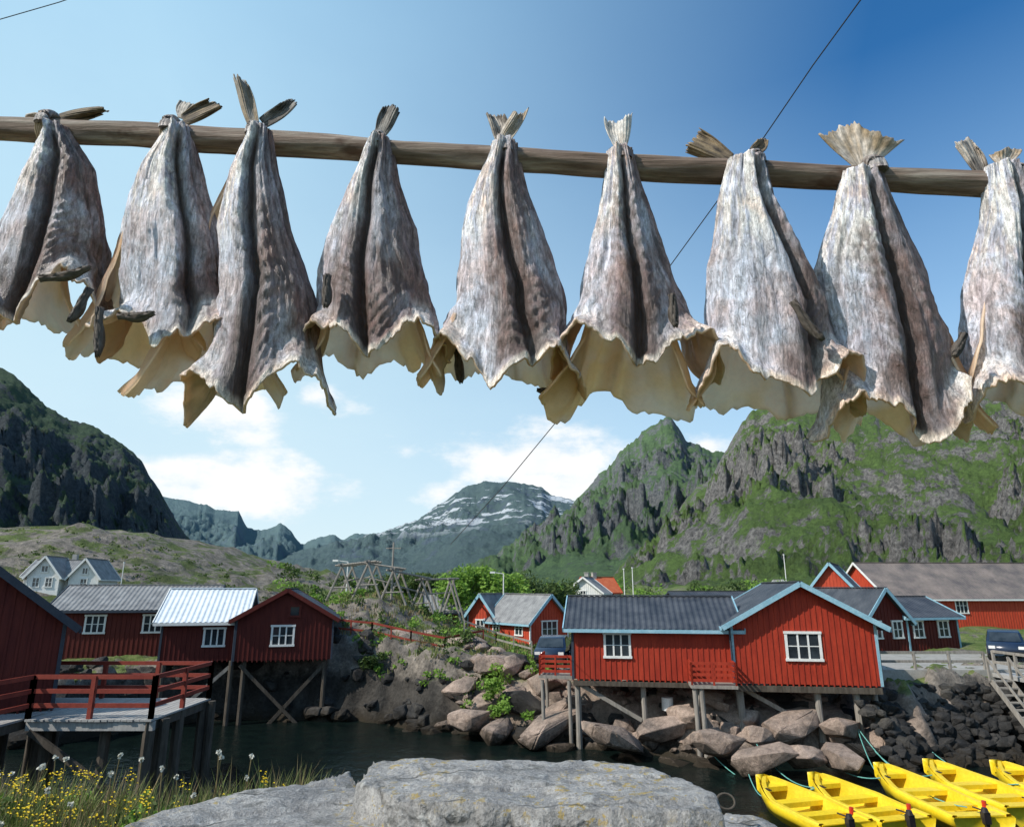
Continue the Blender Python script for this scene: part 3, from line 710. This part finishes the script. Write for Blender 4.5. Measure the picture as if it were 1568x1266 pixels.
for i in range(260):
    x=random.uniform(-85,-26); y=random.uniform(62,112); leaves(b,(x,y,H(x,y)+.1),random.uniform(.5,1.6),.9,.35,26,.16,random.choice(['leafdark','leafdark','grassblade']),3)
b.build('hillside_heather')
def tuft(b,x,y,z,h_,n,k,wd=.02,sp_=.15):
    for i in range(n):
        a=random.uniform(0,6.28); l=random.uniform(.5,1)*h_; o=Vector((math.cos(a),math.sin(a),0)); s=random.uniform(.1,.6)
        p=Vector((x,y,z))+o*random.random()*sp_; r=Vector((-o.y,o.x,0))*wd*.5
        m=p+o*l*s*.3+Vector((0,0,l*.6)); t_=p+o*l*s+Vector((0,0,l))
        b.add([p-r,p+r,m+r*.8,m-r*.8,t_],[(0,1,2,3),(3,2,4)],k)
b=MB()
for i in range(1900):
    x=random.uniform(-18,8); y=random.uniform(34,56)
    d_=y-np.interp(x,SX,SY)
    if d_<2.2 or (x>1.5 and y<42): continue
    tuft(b,x,y,H(x,y)-.05,.4,9,random.choice(['grassblade','grassblade','stalk']),.05,.4)
b.build('grass_tufts')
b=MB()
for i in range(2300):
    x=random.uniform(-4.6,-1.15); y=random.uniform(3.9,5.6); tuft(b,x,y,H(x,y)-.03,random.uniform(.18,.52),9,random.choice(['grassblade','grassblade','stalk']),.008,.08)
b.build('foreground_grass')
b=MB()
for i in range(70):
    x=random.uniform(-4.5,-1.9); y=random.uniform(4.1,5.4); leaves(b,(x,y,H(x,y)+.15),.16,.14,.16,90,.022,random.choice(['leafdark','leafbright']),4)
b.build('foreground_herbs')
b=MB()
for i in range(190):
    x=random.triangular(-4.2,-2.5,-3.7) if i%5 else random.uniform(-3.4,-1.5); y=random.uniform(4.0,5.1); z0=H(x,y); hh=random.uniform(.2,.45)
    p=Vector((x,y,z0+hh)); b.tube([(x,y,z0),p],.003,4,'grassblade')
    for j in range(9):
        o=Vector((random.gauss(0,.02),random.gauss(0,.02),random.gauss(0,.02))); s=.009
        q=p+o; b.add([q+Vector((-s,0,0)),q+Vector((0,-s,s*.6)),q+Vector((s,0,0)),q+Vector((0,s,s*.6))],[(0,1,2,3)],'petal')
b.build('yellow_wildflowers')
b=MB()
for i in range(36):
    x=random.uniform(-4.3,-1.9); y=random.uniform(4.3,5.4); z0=H(x,y); hh=random.uniform(.35,.58)
    p=Vector((x+random.uniform(-.05,.05),y,z0+hh)); b.tube([(x,y,z0),p],.004,4,'stalk')
    for j in range(34):
        a=Vector((random.gauss(0,1),random.gauss(0,1),random.gauss(0,1))).normalized(); q=p+a*.017*random.uniform(.4,1.3); r_=a.orthogonal().normalized()*.005
        b.add([p-r_,p+r_,q+r_*1.2,q-r_*1.2],[(0,1,2,3)],'fluff')
b.build('white_seedheads')

# ---------------------------------------------------------------- hill racks, fences, poles
b=MB(); R_=[]
for k,(u,Y,v) in enumerate([(520,46,930),(560,45,935),(600,45,938),(645,48,925),(688,50,922)]):
    p=P(u,v,Y); p.z=H(p.x,p.y)-.1; hh=max(2.4,P(u,884,Y).z-p.z)
    for o in (-.9,.9): b.tube([p+Vector((o,0,0)),p+Vector((-o*.1,0,hh))],.075,6,'wood',.2)
    for o in (-.9,.9): b.tube([p+Vector((o,3,0)),p+Vector((-o*.1,3,hh))],.075,6,'wood',.2)
    b.tube([p+Vector((-.1,-.5,hh-.1)),p+Vector((.1,3.6,hh-.05))],.075,6,'wood'); b.tube([p+Vector((-.7,.0,.8)),p+Vector((.7,.0,.85))],.06,6,'wood')
    R_.append(p+Vector((0,1,hh-.15)))
for p,q in zip(R_[:-1],R_[1:]):
    for o in (-.8,0,1.0): b.tube([p+Vector((-.5,o,0)),q+Vector((.5,o,.1))],.065,6,'wood')
    b.tube([p+Vector((0,0,-1.0)),q+Vector((0,0,-.9))],.055,6,'wood')
b.build('hillside_drying_rack')
def fence(name,pts,k,h_):
    b=MB(); W=[]
    for (x,y) in pts: W.append(Vector((x,y,H(x,y))))
    railing(b,W,k,h_,2,1.6,.08,.04); b.build(name)
fence('red_footpath_fence',[(-10.2,39.2),(-7.8,39.0),(-5.5,38.2),(-3.6,37.8),(-1.6,39)],'railred',.9)
fence('wooden_fence',[(-3,44),(-1,44.5),(1.2,43)],'wood',.8)
b=MB(); p=P(603,830,46); b.tube([(p.x,p.y,H(p.x,p.y)-.2),p],[.09,.06],8,'wood'); b.beam(p+Vector((-.5,0,-.4)),p+Vector((.5,0,-.4)),.07,.07,'wood'); b.build('utility_pole')
for (u,vt,Y) in [(533,860,50),(771,878,56),(955,872,70),(968,870,72),(1200,850,75),(190,862,70)]:
    b=MB(); p=P(u,vt,Y); z0=H(p.x,p.y); b.tube([(p.x,p.y,z0),(p.x,p.y,p.z)],[.06,.04],6,'white')
    if u in (533,771): b.beam(p,p+Vector((-.8,0,.1)),.07,.05,'white'); b.box(p+Vector((-1.1,-.12,.02)),p+Vector((-.7,.12,.16)),'white'); nm='street_lamp'
    else: nm='flagpole'; b.tube([p,p+Vector((0,0,.12))],.09,8,'white')
    b.build(nm)

# ---------------------------------------------------------------- foreground rock
def poly(pts,z): return [tuple(PZ(u,v,z))[:2] for u,v in pts]
def sd(px,py,pl):
    n=len(pl); ins=False; best=1e9
    for i in range(n):
        ax,ay=pl[i];bx,by=pl[(i+1)%n]
        if (ay>py)!=(by>py) and px<(bx-ax)*(py-ay)/(by-ay)+ax: ins=not ins
        ex,ey=bx-ax,by-ay;L2=ex*ex+ey*ey;k=max(0,min(1,((px-ax)*ex+(py-ay)*ey)/L2)); best=min(best,math.hypot(px-ax-k*ex,py-ay-k*ey))
    return best if ins else -best
S1=poly([(572,1160),(700,1159),(900,1159),(985,1168),(1062,1192),(1098,1214),(1108,1234),(980,1232),(860,1226),(700,1220),(640,1216),(606,1210),(546,1188)],5.50)
S2=poly([(90,1300),(230,1246),(330,1218),(440,1197),(532,1180),(548,1200),(578,1240),(592,1330),(300,1420)],5.34)
S3=poly([(1060,1245),(1130,1238),(1185,1258),(1250,1300),(1180,1400),(1080,1400),(1050,1300)],5.16)
S4=poly([(630,1250),(760,1256),(900,1260),(1040,1264),(1060,1330),(1000,1420),(640,1420)],5.22)
X=np.arange(-3.3,2.2,.012);Y_=np.arange(2.3,5.3,.014); vs=[]
for y in Y_:
    for x in X:
        wx=x+.025*nz(x*5,y*5,1)+.012*nz(x*18,y*18,1); wy=y+.025*nz(x*5,y*5,7)+.012*nz(x*18,y*18,9)
        zz=4.3
        for S,z0,fall in ((S1,5.50,12.0),(S2,5.34,2.5),(S3,5.16,3.0),(S4,5.22,5.0)):
            d_=sd(wx,wy,S)
            if d_<-.5: continue
            if d_>0: q=z0-.015*math.exp(-d_/.02)+.022*fr(x*1.3,y*2.4,z0,5)+.010*fr(x*8,y*8,z0,4)-.022*sm(nz(x*1.1+.6*y,y*2.2,4)*8)
            else: q=z0-.015+d_*fall*(1+.4*nz(x*5,y*5,3))+.022*fr(x*1.3,y*2.4,z0,5)+ .02*fr(x*9,y*9,z0,3)
            zz=max(zz,q)
        c1=abs((y-3.95)-.25*(x-.2)-.08*nz(x*3,2)-.02*nz(x*14,2))
        if zz>5.4 and x<.95: zz-=.03*math.exp(-(c1/.012)**2)*sm(nz(x*2,7)*2+.7)
        vs.append((x,y,zz))
n=len(X); fs=[(j*n+i,j*n+i+1,(j+1)*n+i+1,(j+1)*n+i) for j in range(len(Y_)-1) for i in range(n-1)]
b=MB(); b.add(vs,fs,'granite'); b.build('granite_rock',smooth=True)
b=MB(); c=PZ(1112,1232,5.3); pts=[c+Vector((.05*math.cos(a),.02*math.sin(a),.02+.035*math.sin(a))) for a in np.linspace(0,6.28,18)]
b.tube(pts,.006,6,'darkwood'); b.build('iron_mooring_ring')

# ---------------------------------------------------------------- drying pole
YP=1.75
b=MB(); pts=[];rs=[]
cu=[-420,-100,0,200,400,600,784,950,1100,1300,1568,1700,2000]; cv=[170,189,198,207,219,234,245,255,262,272,285,292,305]
for i in range(260):
    u=-330+2250*i/259; v=float(np.interp(u,cu,cv)); p=P(u,v,YP); p.z+=.004*nz(i*.06,1); pts.append(p); rs.append(.0365*(1+.05*nz(i*.12,4)))
b.tube(pts,rs,28,'polewood',.22); e=empty('fish_drying_rack'); b.build('pole',e,True)
b=MB()
for p in (pts[3],pts[-4]): b.tube([p+Vector((0,.06,.15)),Vector((p.x,1.85,4.4))],.05,12,'polewood',.2)
b.build('posts',e,True)

# ---------------------------------------------------------------- fish
def fishmat(name,tr):
    t=NT(name); at=t.n('ShaderNodeAttribute',attribute_name='Col').outputs['Color']
    pos=t.n('ShaderNodeNewGeometry').outputs['Position']
    pm=t.n('ShaderNodeMapping',{'Vector':pos,'Scale':(1,1,.38),'Rotation':(0,.2,0)}).outputs[0]
    a=t.noise(pm,75,7,.74,.8)
    bb=t.noise(pos,230,4,.7); c_=t.noise(pm,17,6,.7,.6); hue=t.noise(pos,7,5,.65)
    pm2=t.n('ShaderNodeMapping',{'Vector':pos,'Scale':(1,1,.14)}).outputs[0]
    st=t.noise(pm2,150,4,.6,.4)
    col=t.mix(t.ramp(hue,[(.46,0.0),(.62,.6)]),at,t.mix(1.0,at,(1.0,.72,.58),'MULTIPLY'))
    col=t.mix(.75,col,t.ramp(a,[(.37,.25),(.50,.95),(.63,1.4)]),'MULTIPLY')
    col=t.mix(.5,col,t.ramp(c_,[(.38,(.40,.33,.32)),(.54,(1.12,1.12,1.12))]),'MULTIPLY')
    col=t.mix(.45,col,t.ramp(st,[(.38,.3),(.6,1.25)]),'MULTIPLY')
    col=t.mix(.35,col,t.ramp(bb,[(.35,.4),(.6,1.15)]),'MULTIPLY')
    hgt=t.math('ADD',t.math('ADD',a,t.math('MULTIPLY',c_,.2)),t.math('ADD',t.math('MULTIPLY',bb,.25),t.math('MULTIPLY',st,.7)))
    return t.pbsdf(col,.42,t.bump(hgt,1.0,.007),.5,transl=tr,tcol=(1.0,.88,.74))
def fleshmat():
    t=NT('fish_inner_flesh'); pos=t.n('ShaderNodeNewGeometry').outputs['Position']
    a=t.noise(pos,9,7,.62); c_=t.noise(pos,60,5,.7); g_=t.noise(pos,4.5,3,.5)
    col=t.ramp(a,[(.3,(.86,.48,.26)),(.44,(.95,.72,.55)),(.7,(.97,.86,.78))])
    tc=t.mix(t.ramp(g_,[(.45,0.0),(.6,1.0)]),(1.0,.86,.70),(1.0,.66,.30))
    col=t.mix(.3,col,t.ramp(c_,[(.35,.5),(.6,1.1)]),'MULTIPLY')
    return t.pbsdf(col,.45,t.bump(t.math('ADD',a,t.math('MULTIPLY',c_,.4)),.8,.008),.4,transl=.58,tcol=tc)
def finmat():
    t=NT('fish_fin'); at=t.n('ShaderNodeAttribute',attribute_name='Col').outputs['Color']
    uv=t.n('ShaderNodeTexCoord').outputs['UV']; m2=t.n('ShaderNodeMapping',{'Vector':uv,'Scale':(1,.15,1)}).outputs[0]
    st=t.noise(m2,30,5,.65); pos=t.n('ShaderNodeNewGeometry').outputs['Position']; q=t.noise(pos,50,5,.7)
    col=t.mix(.6,at,t.ramp(st,[(.35,.3),(.62,1.2)]),'MULTIPLY'); col=t.mix(.5,col,t.ramp(q,[(.35,.35),(.6,1.15)]),'MULTIPLY')
    return t.pbsdf(col,.6,t.bump(t.math('ADD',st,q),.8,.004),.3,transl=.2)
M['skin']=fishmat('fish_skin',.06);M['skinrear']=fishmat('fish_skin_rear',.88);M['flesh']=fleshmat();M['fin']=finmat()
def colored(name,verts,faces,cols,uvs,mats,parent,solid=None):
    me=bpy.data.meshes.new(name); me.from_pydata(verts,[],faces)
    for k in mats: me.materials.append(M[k])
    me.polygons.foreach_set('use_smooth',[True]*len(faces))
    ca=me.color_attributes.new('Col','FLOAT_COLOR','POINT')
    ca.data.foreach_set('color',[c for q in cols for c in (*q,1.0)])
    ul=me.uv_layers.new(name='UVMap'); li=np.empty(len(me.loops),dtype=np.int32); me.loops.foreach_get('vertex_index',li)
    ul.data.foreach_set('uv',np.array(uvs,dtype=np.float32)[li].ravel())
    ob=bpy.data.objects.new(name,me); sc.collection.objects.link(ob); ob.parent=parent
    if solid:
        md=ob.modifiers.new('thick','SOLIDIFY'); md.thickness=solid; md.offset=-1
        if len(mats)>1: md.material_offset=1; md.material_offset_rim=1
    me.update(); return ob
def mixc(a,b,t):
    t=max(0,min(1,t)); return tuple(lerp(x,y,t) for x,y in zip(a,b))
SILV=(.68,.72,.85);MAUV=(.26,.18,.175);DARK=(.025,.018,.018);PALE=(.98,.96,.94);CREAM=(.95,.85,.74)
def ga(x): return math.exp(-x*x)
def fish(parent,d,seed,back=False):
    NR,NC=(170,130) if not back else (80,64)
    tv=d['tail'][1]+ (0 if not back else 8)
    vb=d['vb'] if not back else d['bb'][2]
    Lv=[p[0] for p in d['L']];Lu=[p[1] for p in d['L']];Rv=[p[0] for p in d['R']];Ru=[p[1] for p in d['R']]
    Yb=1.690+d.get('dy',0) if not back else 1.80
    vs=[];cs=[];uv=[]
    tone=d.get('tone',0); rr=random.Random(seed*11)
    k0=seed*7.3
    gsh=rr.uniform(-.05,.20); asy=rr.uniform(-1,1); asy2=rr.uniform(-1,1); tw=rr.uniform(-.22,.22); cw=rr.uniform(-9,9); ph=rr.uniform(0,6)
    for r in range(NR):
        t=r/(NR-1); v=tv+(vb-tv)*t
        vq=v if not back else tv+(d['vb']-tv)*t
        ul=float(np.interp(vq,Lv,Lu));ur=float(np.interp(vq,Rv,Ru))
        uc=(ul+ur)/2 + cw*math.sin(t*4+ph)*sm(t*4); hw_=(ur-ul)/2
        if back:
            uc+=(d['bb'][0]+d['bb'][1])*.5*t; hw_=hw_*(.35+.63*t**1.2)+(d['bb'][1]-d['bb'][0])*.5*t
        Yc=Yb if not back else Yb+.12*t**.8
        pc=P(uc,v,Yc); sc_=Yc/ray(uc,v)[1]
        w_=hw_*sc_
        D=(.030+.12*t**.9) if not back else (.02+.12*t**.8)
        fl=max(0,(t-.84)/.16)
        for c in range(NC):
            s=-1+2*c/(NC-1); th=s*rad(112-12*fl)
            wob=1+(.15*fr(t*3+k0,s*1.5,1,3)+.06*nz(t*9,s*2,k0))*t
            sx=math.sin(th); cx=math.cos(th)
            x=pc.x+w_*sx*wob; sg=-1 if back else 1
            y=Yc+sg*D*(1-cx)
            wz=sm((t-.52)/.48)
            A=.066+.02*nz(k0,2)
            sf=s+.14*asy
            if back:
                A*=.75; f_=1.4*nz(s*2.4+k0,1,2)-.4*ga(s/.2)-.5*ga((abs(s)-.7)/.15)
            else: f_=-(.75+.25*asy2)*ga((sf-.03)/.13)-.75*ga((abs(s)-.84)/.15)+1.05*ga((sf-.46)/.21)+.95*ga((sf+.46)/.21)+.35*asy2*s
            dz=wz*A*(f_+.7*nz(s*3,k0,2)+.4*nz(s*7,k0,4))
            dz+=sm((t-.90)/.10)*(.016*nz(s*11,k0,5)+.012*nz(s*28,k0,6)+.007*nz(s*60,k0,7))
            z=pc.z+dz
            y-=sg*.06*fl**2*ga((abs(s)-.55)/.3)*(1+.6*asy*s); x+=.022*fl**2*sx
            g0=gsh+tw*t+.08*math.sin(t*3+k0)*t+.03*nz(t*6,k0)
            gs=s-g0; gv=ga(gs/(.035+.035*(1-t)))*sm(t/.12)
            gs2=s+.40-.10*math.sin(t*5+k0); gv2=ga(gs2/.05)*sm((t-.1)/.2)*.8*sm(nz(t*3,k0,3)*2+.6)
            gs3=s-.58+.10*math.sin(t*4+k0); gv3=ga(gs3/.05)*.7
            wr=.022*t*fr(s*2.4+k0,t*1.6,0,3)+.006*fr(s*11,t*1.8+k0,1,3)+.003*fr(s*30,t*4+k0,2,4,.5)
            rib=.0026*math.sin(t*105+abs(gs)*30+4*nz(s*3,t*4,k0))*ga(gs/.32)*sm(nz(s*3,t*3,k0+5)*1.5+.5)
            dp=wr+rib-.028*gv*(.5+t)-.014*gv2-.010*gv3
            dp+=.018*ga((gs+.15)/.10)*(1-.4*t)+.012*ga((gs-.15)/.09)*(1-.5*t)
            dp+=.010*sm((t-.93)/.05)*sm(nz(s*5,k0,8)+.6)
            if back: dp*=.8
            x+=dp*sx; y+=-sg*dp*cx
            if back:
                kk=y/Yc; x*=kk; z=CZ+(z-CZ)*kk
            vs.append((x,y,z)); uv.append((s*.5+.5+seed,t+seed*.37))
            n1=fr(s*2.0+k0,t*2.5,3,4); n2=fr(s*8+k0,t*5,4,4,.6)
            mm=.24+1.35*(gs+.0)+.85*n1+tone+.75*ga(gs/.26)*sm((t-.25)/.5)+.25*ga((abs(s)-1)/.3)-.35*sm((s-.55)/.3)  # mauve skin tone plus a painted shade side, growing to the right
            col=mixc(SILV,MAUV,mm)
            col=mixc(col,PALE,(sm((.50-t)/.25)*sm((.10-gs)/.22)*.95+.12)*sm((n2+.25)/.3)*.95)  # sunlit highlights painted in pale on the upper left flank
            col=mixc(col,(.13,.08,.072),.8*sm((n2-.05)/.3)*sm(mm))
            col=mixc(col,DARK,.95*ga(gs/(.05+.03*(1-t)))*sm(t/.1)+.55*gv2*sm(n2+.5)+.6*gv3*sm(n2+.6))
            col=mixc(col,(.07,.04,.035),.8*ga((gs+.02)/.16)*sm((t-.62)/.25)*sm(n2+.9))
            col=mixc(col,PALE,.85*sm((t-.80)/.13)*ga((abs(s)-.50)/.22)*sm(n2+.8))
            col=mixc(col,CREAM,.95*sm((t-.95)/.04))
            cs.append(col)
    fs=[]
    for r in range(NR-1):
        for c in range(NC-1):
            a=r*NC+c; q=(a,a+NC,a+NC+1,a+1)
            fs.append(q if not back else q[::-1])
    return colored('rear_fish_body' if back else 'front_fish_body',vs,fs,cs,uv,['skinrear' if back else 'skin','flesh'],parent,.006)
def fan(parent,base,tips,c0,c1,Y,dY,seed,bw=9,name='tail_fin'):
    NR,NC=20,44; vs=[];cs=[];uv=[]
    bx,by=base; (ul,vl),(um,vm),(ur,vr)=tips
    dx,dy=um-bx,vm-by; L=math.hypot(dx,dy); nx_,ny_=-dy/L,dx/L
    if nx_*(ur-ul)+ny_*(vr-vl)<0: nx_,ny_=-nx_,-ny_
    for r in range(NR):
        t=r/(NR-1)
        for c in range(NC):
            q=c/(NC-1)*2-1
            if q<0: tu,tv_=lerp(um,ul,-q),lerp(vm,vl,-q)
            else: tu,tv_=lerp(um,ur,q),lerp(vm,vr,q)
            b0u,b0v=bx+nx_*bw*q,by+ny_*bw*q
            tj=t*(1+ (.10*nz(q*4,seed)+.08*nz(q*14,seed+2)+.05*nz(q*30,seed+3))*sm((t-.6)/.4))
            u=lerp(b0u,tu,tj); v=lerp(b0v,tv_,tj)
            k=.22*math.sin(math.pi*t)*q; u+=nx_*k*bw*1.2; v+=ny_*k*bw*1.2
            u+=4*math.sin(t*2.5+seed)*t
            y=Y+dY*t+.018*t*math.sin(q*3.2+seed)+.0024*math.sin(q*26+seed)*t
            p=P(u,v,y); vs.append(tuple(p)); uv.append((q*.5+.5+seed,t))
            n_=fr(q*3+seed,t*2,0,3)
            cs.append(mixc(c0,c1,.5+.8*n_+.45*(t-.5)))
    fs=[(r*NC+c,r*NC+c+1,(r+1)*NC+c+1,(r+1)*NC+c) for r in range(NR-1) for c in range(NC-1)]
    return colored(name,vs,fs,cs,uv,['fin'],parent,.0035)
LT=(.76,.68,.60);TAN=(.42,.31,.19);DK=(.10,.08,.065);GR=(.36,.34,.31)
FISH=[
 dict(tail=(78,186),vb=455,L=[(190,60),(250,20),(330,-25),(440,-75)],R=[(190,95),(240,126),(350,131),(450,118)],bb=(-10,0,500),tone=.12,
   fans=[((92,183),[(150,163),(160,171),(150,176)],DK,TAN),((62,184),[(42,176),(40,182),(38,190)],TAN,LT)]),
 dict(tail=(265,186),vb=512,L=[(190,246),(240,208),(330,172),(430,148),(510,124)],R=[(190,285),(240,298),(330,318),(430,322),(510,330)],bb=(-16,-20,540),tone=-.16,
   fans=[((280,184),[(318,152),(338,160),(342,166)],DK,TAN),((280,182),[(274,154),(290,158),(315,166)],LT,GR)]),
 dict(tail=(392,190),vb=592,L=[(195,374),(250,344),(330,318),(430,320),(520,290),(600,262)],R=[(195,410),(250,416),(330,432),(420,458),(520,468),(600,474)],bb=(-70,-40,595),tone=.0,dy=-.03,
   fans=[((388,190),[(355,122),(366,118),(378,132)],TAN,GR),((402,188),[(428,160),(446,152),(454,160)],DK,GR)]),
 dict(tail=(578,206),vb=520,L=[(205,562),(260,535),(330,500),(400,478),(500,460)],R=[(205,596),(260,608),(330,638),(400,646),(500,662)],bb=(0,0,560),tone=.30,
   fans=[((582,204),[(588,166),(604,160),(616,170)],GR,DK)]),
 dict(tail=(773,210),vb=565,L=[(215,753),(260,735),(330,708),(430,690),(530,664)],R=[(215,792),(260,806),(330,835),(430,864),(550,886)],bb=(-4,-6,576),tone=.05,
   fans=[((772,214),[(782,172),(792,176),(806,166)],LT,TAN),((768,214),[(745,172),(756,178),(774,176)],LT,DK)]),
 dict(tail=(950,222),vb=538,L=[(225,933),(280,926),(360,910),(450,895),(540,866)],R=[(225,970),(280,990),(360,1025),(450,1068),(550,1102)],bb=(-30,-20,622),tone=-.05,
   fans=[((950,226),[(928,182),(950,188),(972,168)],LT,(.8,.78,.75))]),
 dict(tail=(1147,234),vb=578,L=[(235,1120),(290,1108),(380,1092),(460,1092),(580,1094)],R=[(235,1176),(290,1192),(380,1245),(460,1290),(580,1334)],bb=(-24,-30,622),tone=.05,dy=-.02,
   fans=[((1120,244),[(1045,232),(1058,215),(1068,196)],DK,TAN),((1156,232),[(1160,214),(1168,212),(1176,216)],DK,TAN)]),
 dict(tail=(1328,254),vb=630,L=[(250,1298),(310,1290),(400,1268),(500,1290),(640,1296)],R=[(250,1354),(300,1380),(400,1440),(500,1480),(640,1516)],bb=(-10,0,644),tone=.36,
   fans=[((1322,258),[(1258,206),(1310,188),(1386,216)],LT,TAN)]),
 dict(tail=(1545,246),vb=615,L=[(245,1520),(320,1524),(420,1516),(520,1524),(620,1526)],R=[(245,1566),(320,1602),(420,1650),(520,1690),(620,1730)],bb=(-60,-40,615),tone=-.05,
   fans=[((1540,250),[(1512,238),(1538,226),(1562,230)],LT,TAN),((1508,268),[(1462,222),(1482,210),(1496,226)],DK,LT)]),
]
def strip(parent,pts,wds,c0,c1,seed,name='pectoral_fin'):
    vs=[];cs=[];uv=[];n=9
    P_=[Vector(p) for p in pts]
    for i,p in enumerate(P_):
        d_=(P_[min(i+1,len(P_)-1)]-P_[max(0,i-1)]).normalized(); r=d_.cross(Vector((0,1,0))).normalized()
        for j in range(n):
            q=j/(n-1)*2-1; vs.append(tuple(p+r*q*wds[i]+Vector((0,.012*q*q+.004*math.sin(q*9+i),0)))); uv.append((q*.3+seed,i/len(P_))); cs.append(mixc(c0,c1,.5+.5*nz(q*3,i,seed)))
    fs=[(i*n+j,i*n+j+1,(i+1)*n+j+1,(i+1)*n+j) for i in range(len(P_)-1) for j in range(n-1)]
    colored(name,vs,fs,cs,uv,['fin'],parent,.004)
finlist={0:[((60,425),(138,408))],1:[((150,470),(148,545)),((180,482),(236,478)),((135,440),(104,492))],3:[((500,420),(498,470))],4:[((700,535),(706,586))],5:[((1030,450),(1035,500)),((880,596),(822,596))],6:[((1215,460),(1262,520))],7:[((1478,510),(1462,545))]}
for i,d_ in enumerate(FISH):
    e=empty('hanging_stockfish',tuple(P(d_['tail'][0],d_['tail'][1],1.75)))
    bpy.context.view_layer.update()
    before=set(o.name for o in sc.collection.objects)
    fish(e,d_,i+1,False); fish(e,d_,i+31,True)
    for j,(ba,ti,c0,c1) in enumerate(d_['fans']): fan(e,ba,ti,c0,c1,1.735+.02*j,.02,i*3.1+j)
    for j,(a,c) in enumerate(finlist.get(i,[])):
        yy=1.65 if not(i==4 or (i==5 and j==1)) else 1.86
        pa,pb=P(*a,yy+d_.get('dy',0)),P(*c,yy-.01+d_.get('dy',0)); m=8
        strip(e,[pa.lerp(pb,k/m)+Vector((0,0,-.006*math.sin(k/m*3))) for k in range(m+1)],[.011*(1-.5*abs(k/m-.4))*(1 if k<m else .4) for k in range(m+1)],DK,(.2,.17,.15),i+j)
    tu=d_['tail'][0]; pc=P(tu,float(np.interp(tu,cu,cv)),YP)
    b=MB()
    for k in range(5):
        ox=(k-2)*.006; pts_=[pc+Vector((ox+.006*math.sin(a),-.046*math.cos(a)-.002,.046*math.sin(a))) for a in np.linspace(0,6.2832,25)]
        b.tube(pts_,.0022,5,'twine')
    b.build('twine_binding',e)
    b=MB(); w0=(d_['R'][0][1]-d_['L'][0][1])/2*YP/890*.8
    for sgn in (0,1):
        arc=[pc+Vector((sgn*.01,-math.cos(a)*.052,math.sin(a)*.050)) for a in np.linspace(-.15,3.2,16)]
        b.tube(arc,[w0*(.95-.3*math.sin(k/15*3.14)) *.55 for k in range(16)],14,'skin',.25)
    ob=b.build('peduncle',e,True)
    ca=ob.data.color_attributes.new('Col','FLOAT_COLOR','POINT'); ca.data.foreach_set('color',[x for v_ in ob.data.vertices for x in (*mixc((.6,.57,.55),(.2,.16,.14),.5+nz(v_.co.x*60,v_.co.z*20)),1)])
    inv=e.matrix_world.inverted()
    for o in sc.collection.objects:
        if o.name not in before: o.matrix_parent_inverse=inv
# ---------------------------------------------------------------- guy wires
b=MB(); pts_=[P(1345,-40,2.4),P(1318,0,2.55),P(1245,100,2.9),P(1170,210,3.4),P(1040,388,4.6),P(955,505,6),P(850,648,9.5),P(770,745,15),P(690,833,30)]
b.tube(pts_,[.0035,.0035,.0035,.0036,.004,.005,.007,.010,.015],6,'cable'); b.build('guy_cable')
b=MB(); b.tube([P(-60,50,3),P(0,30,3),P(90,4,3),P(160,-20,3)],.0025,6,'cable'); b.build('thin_wire')
print('verts',sum(len(o.data.vertices) for o in sc.objects if o.type=='MESH'))
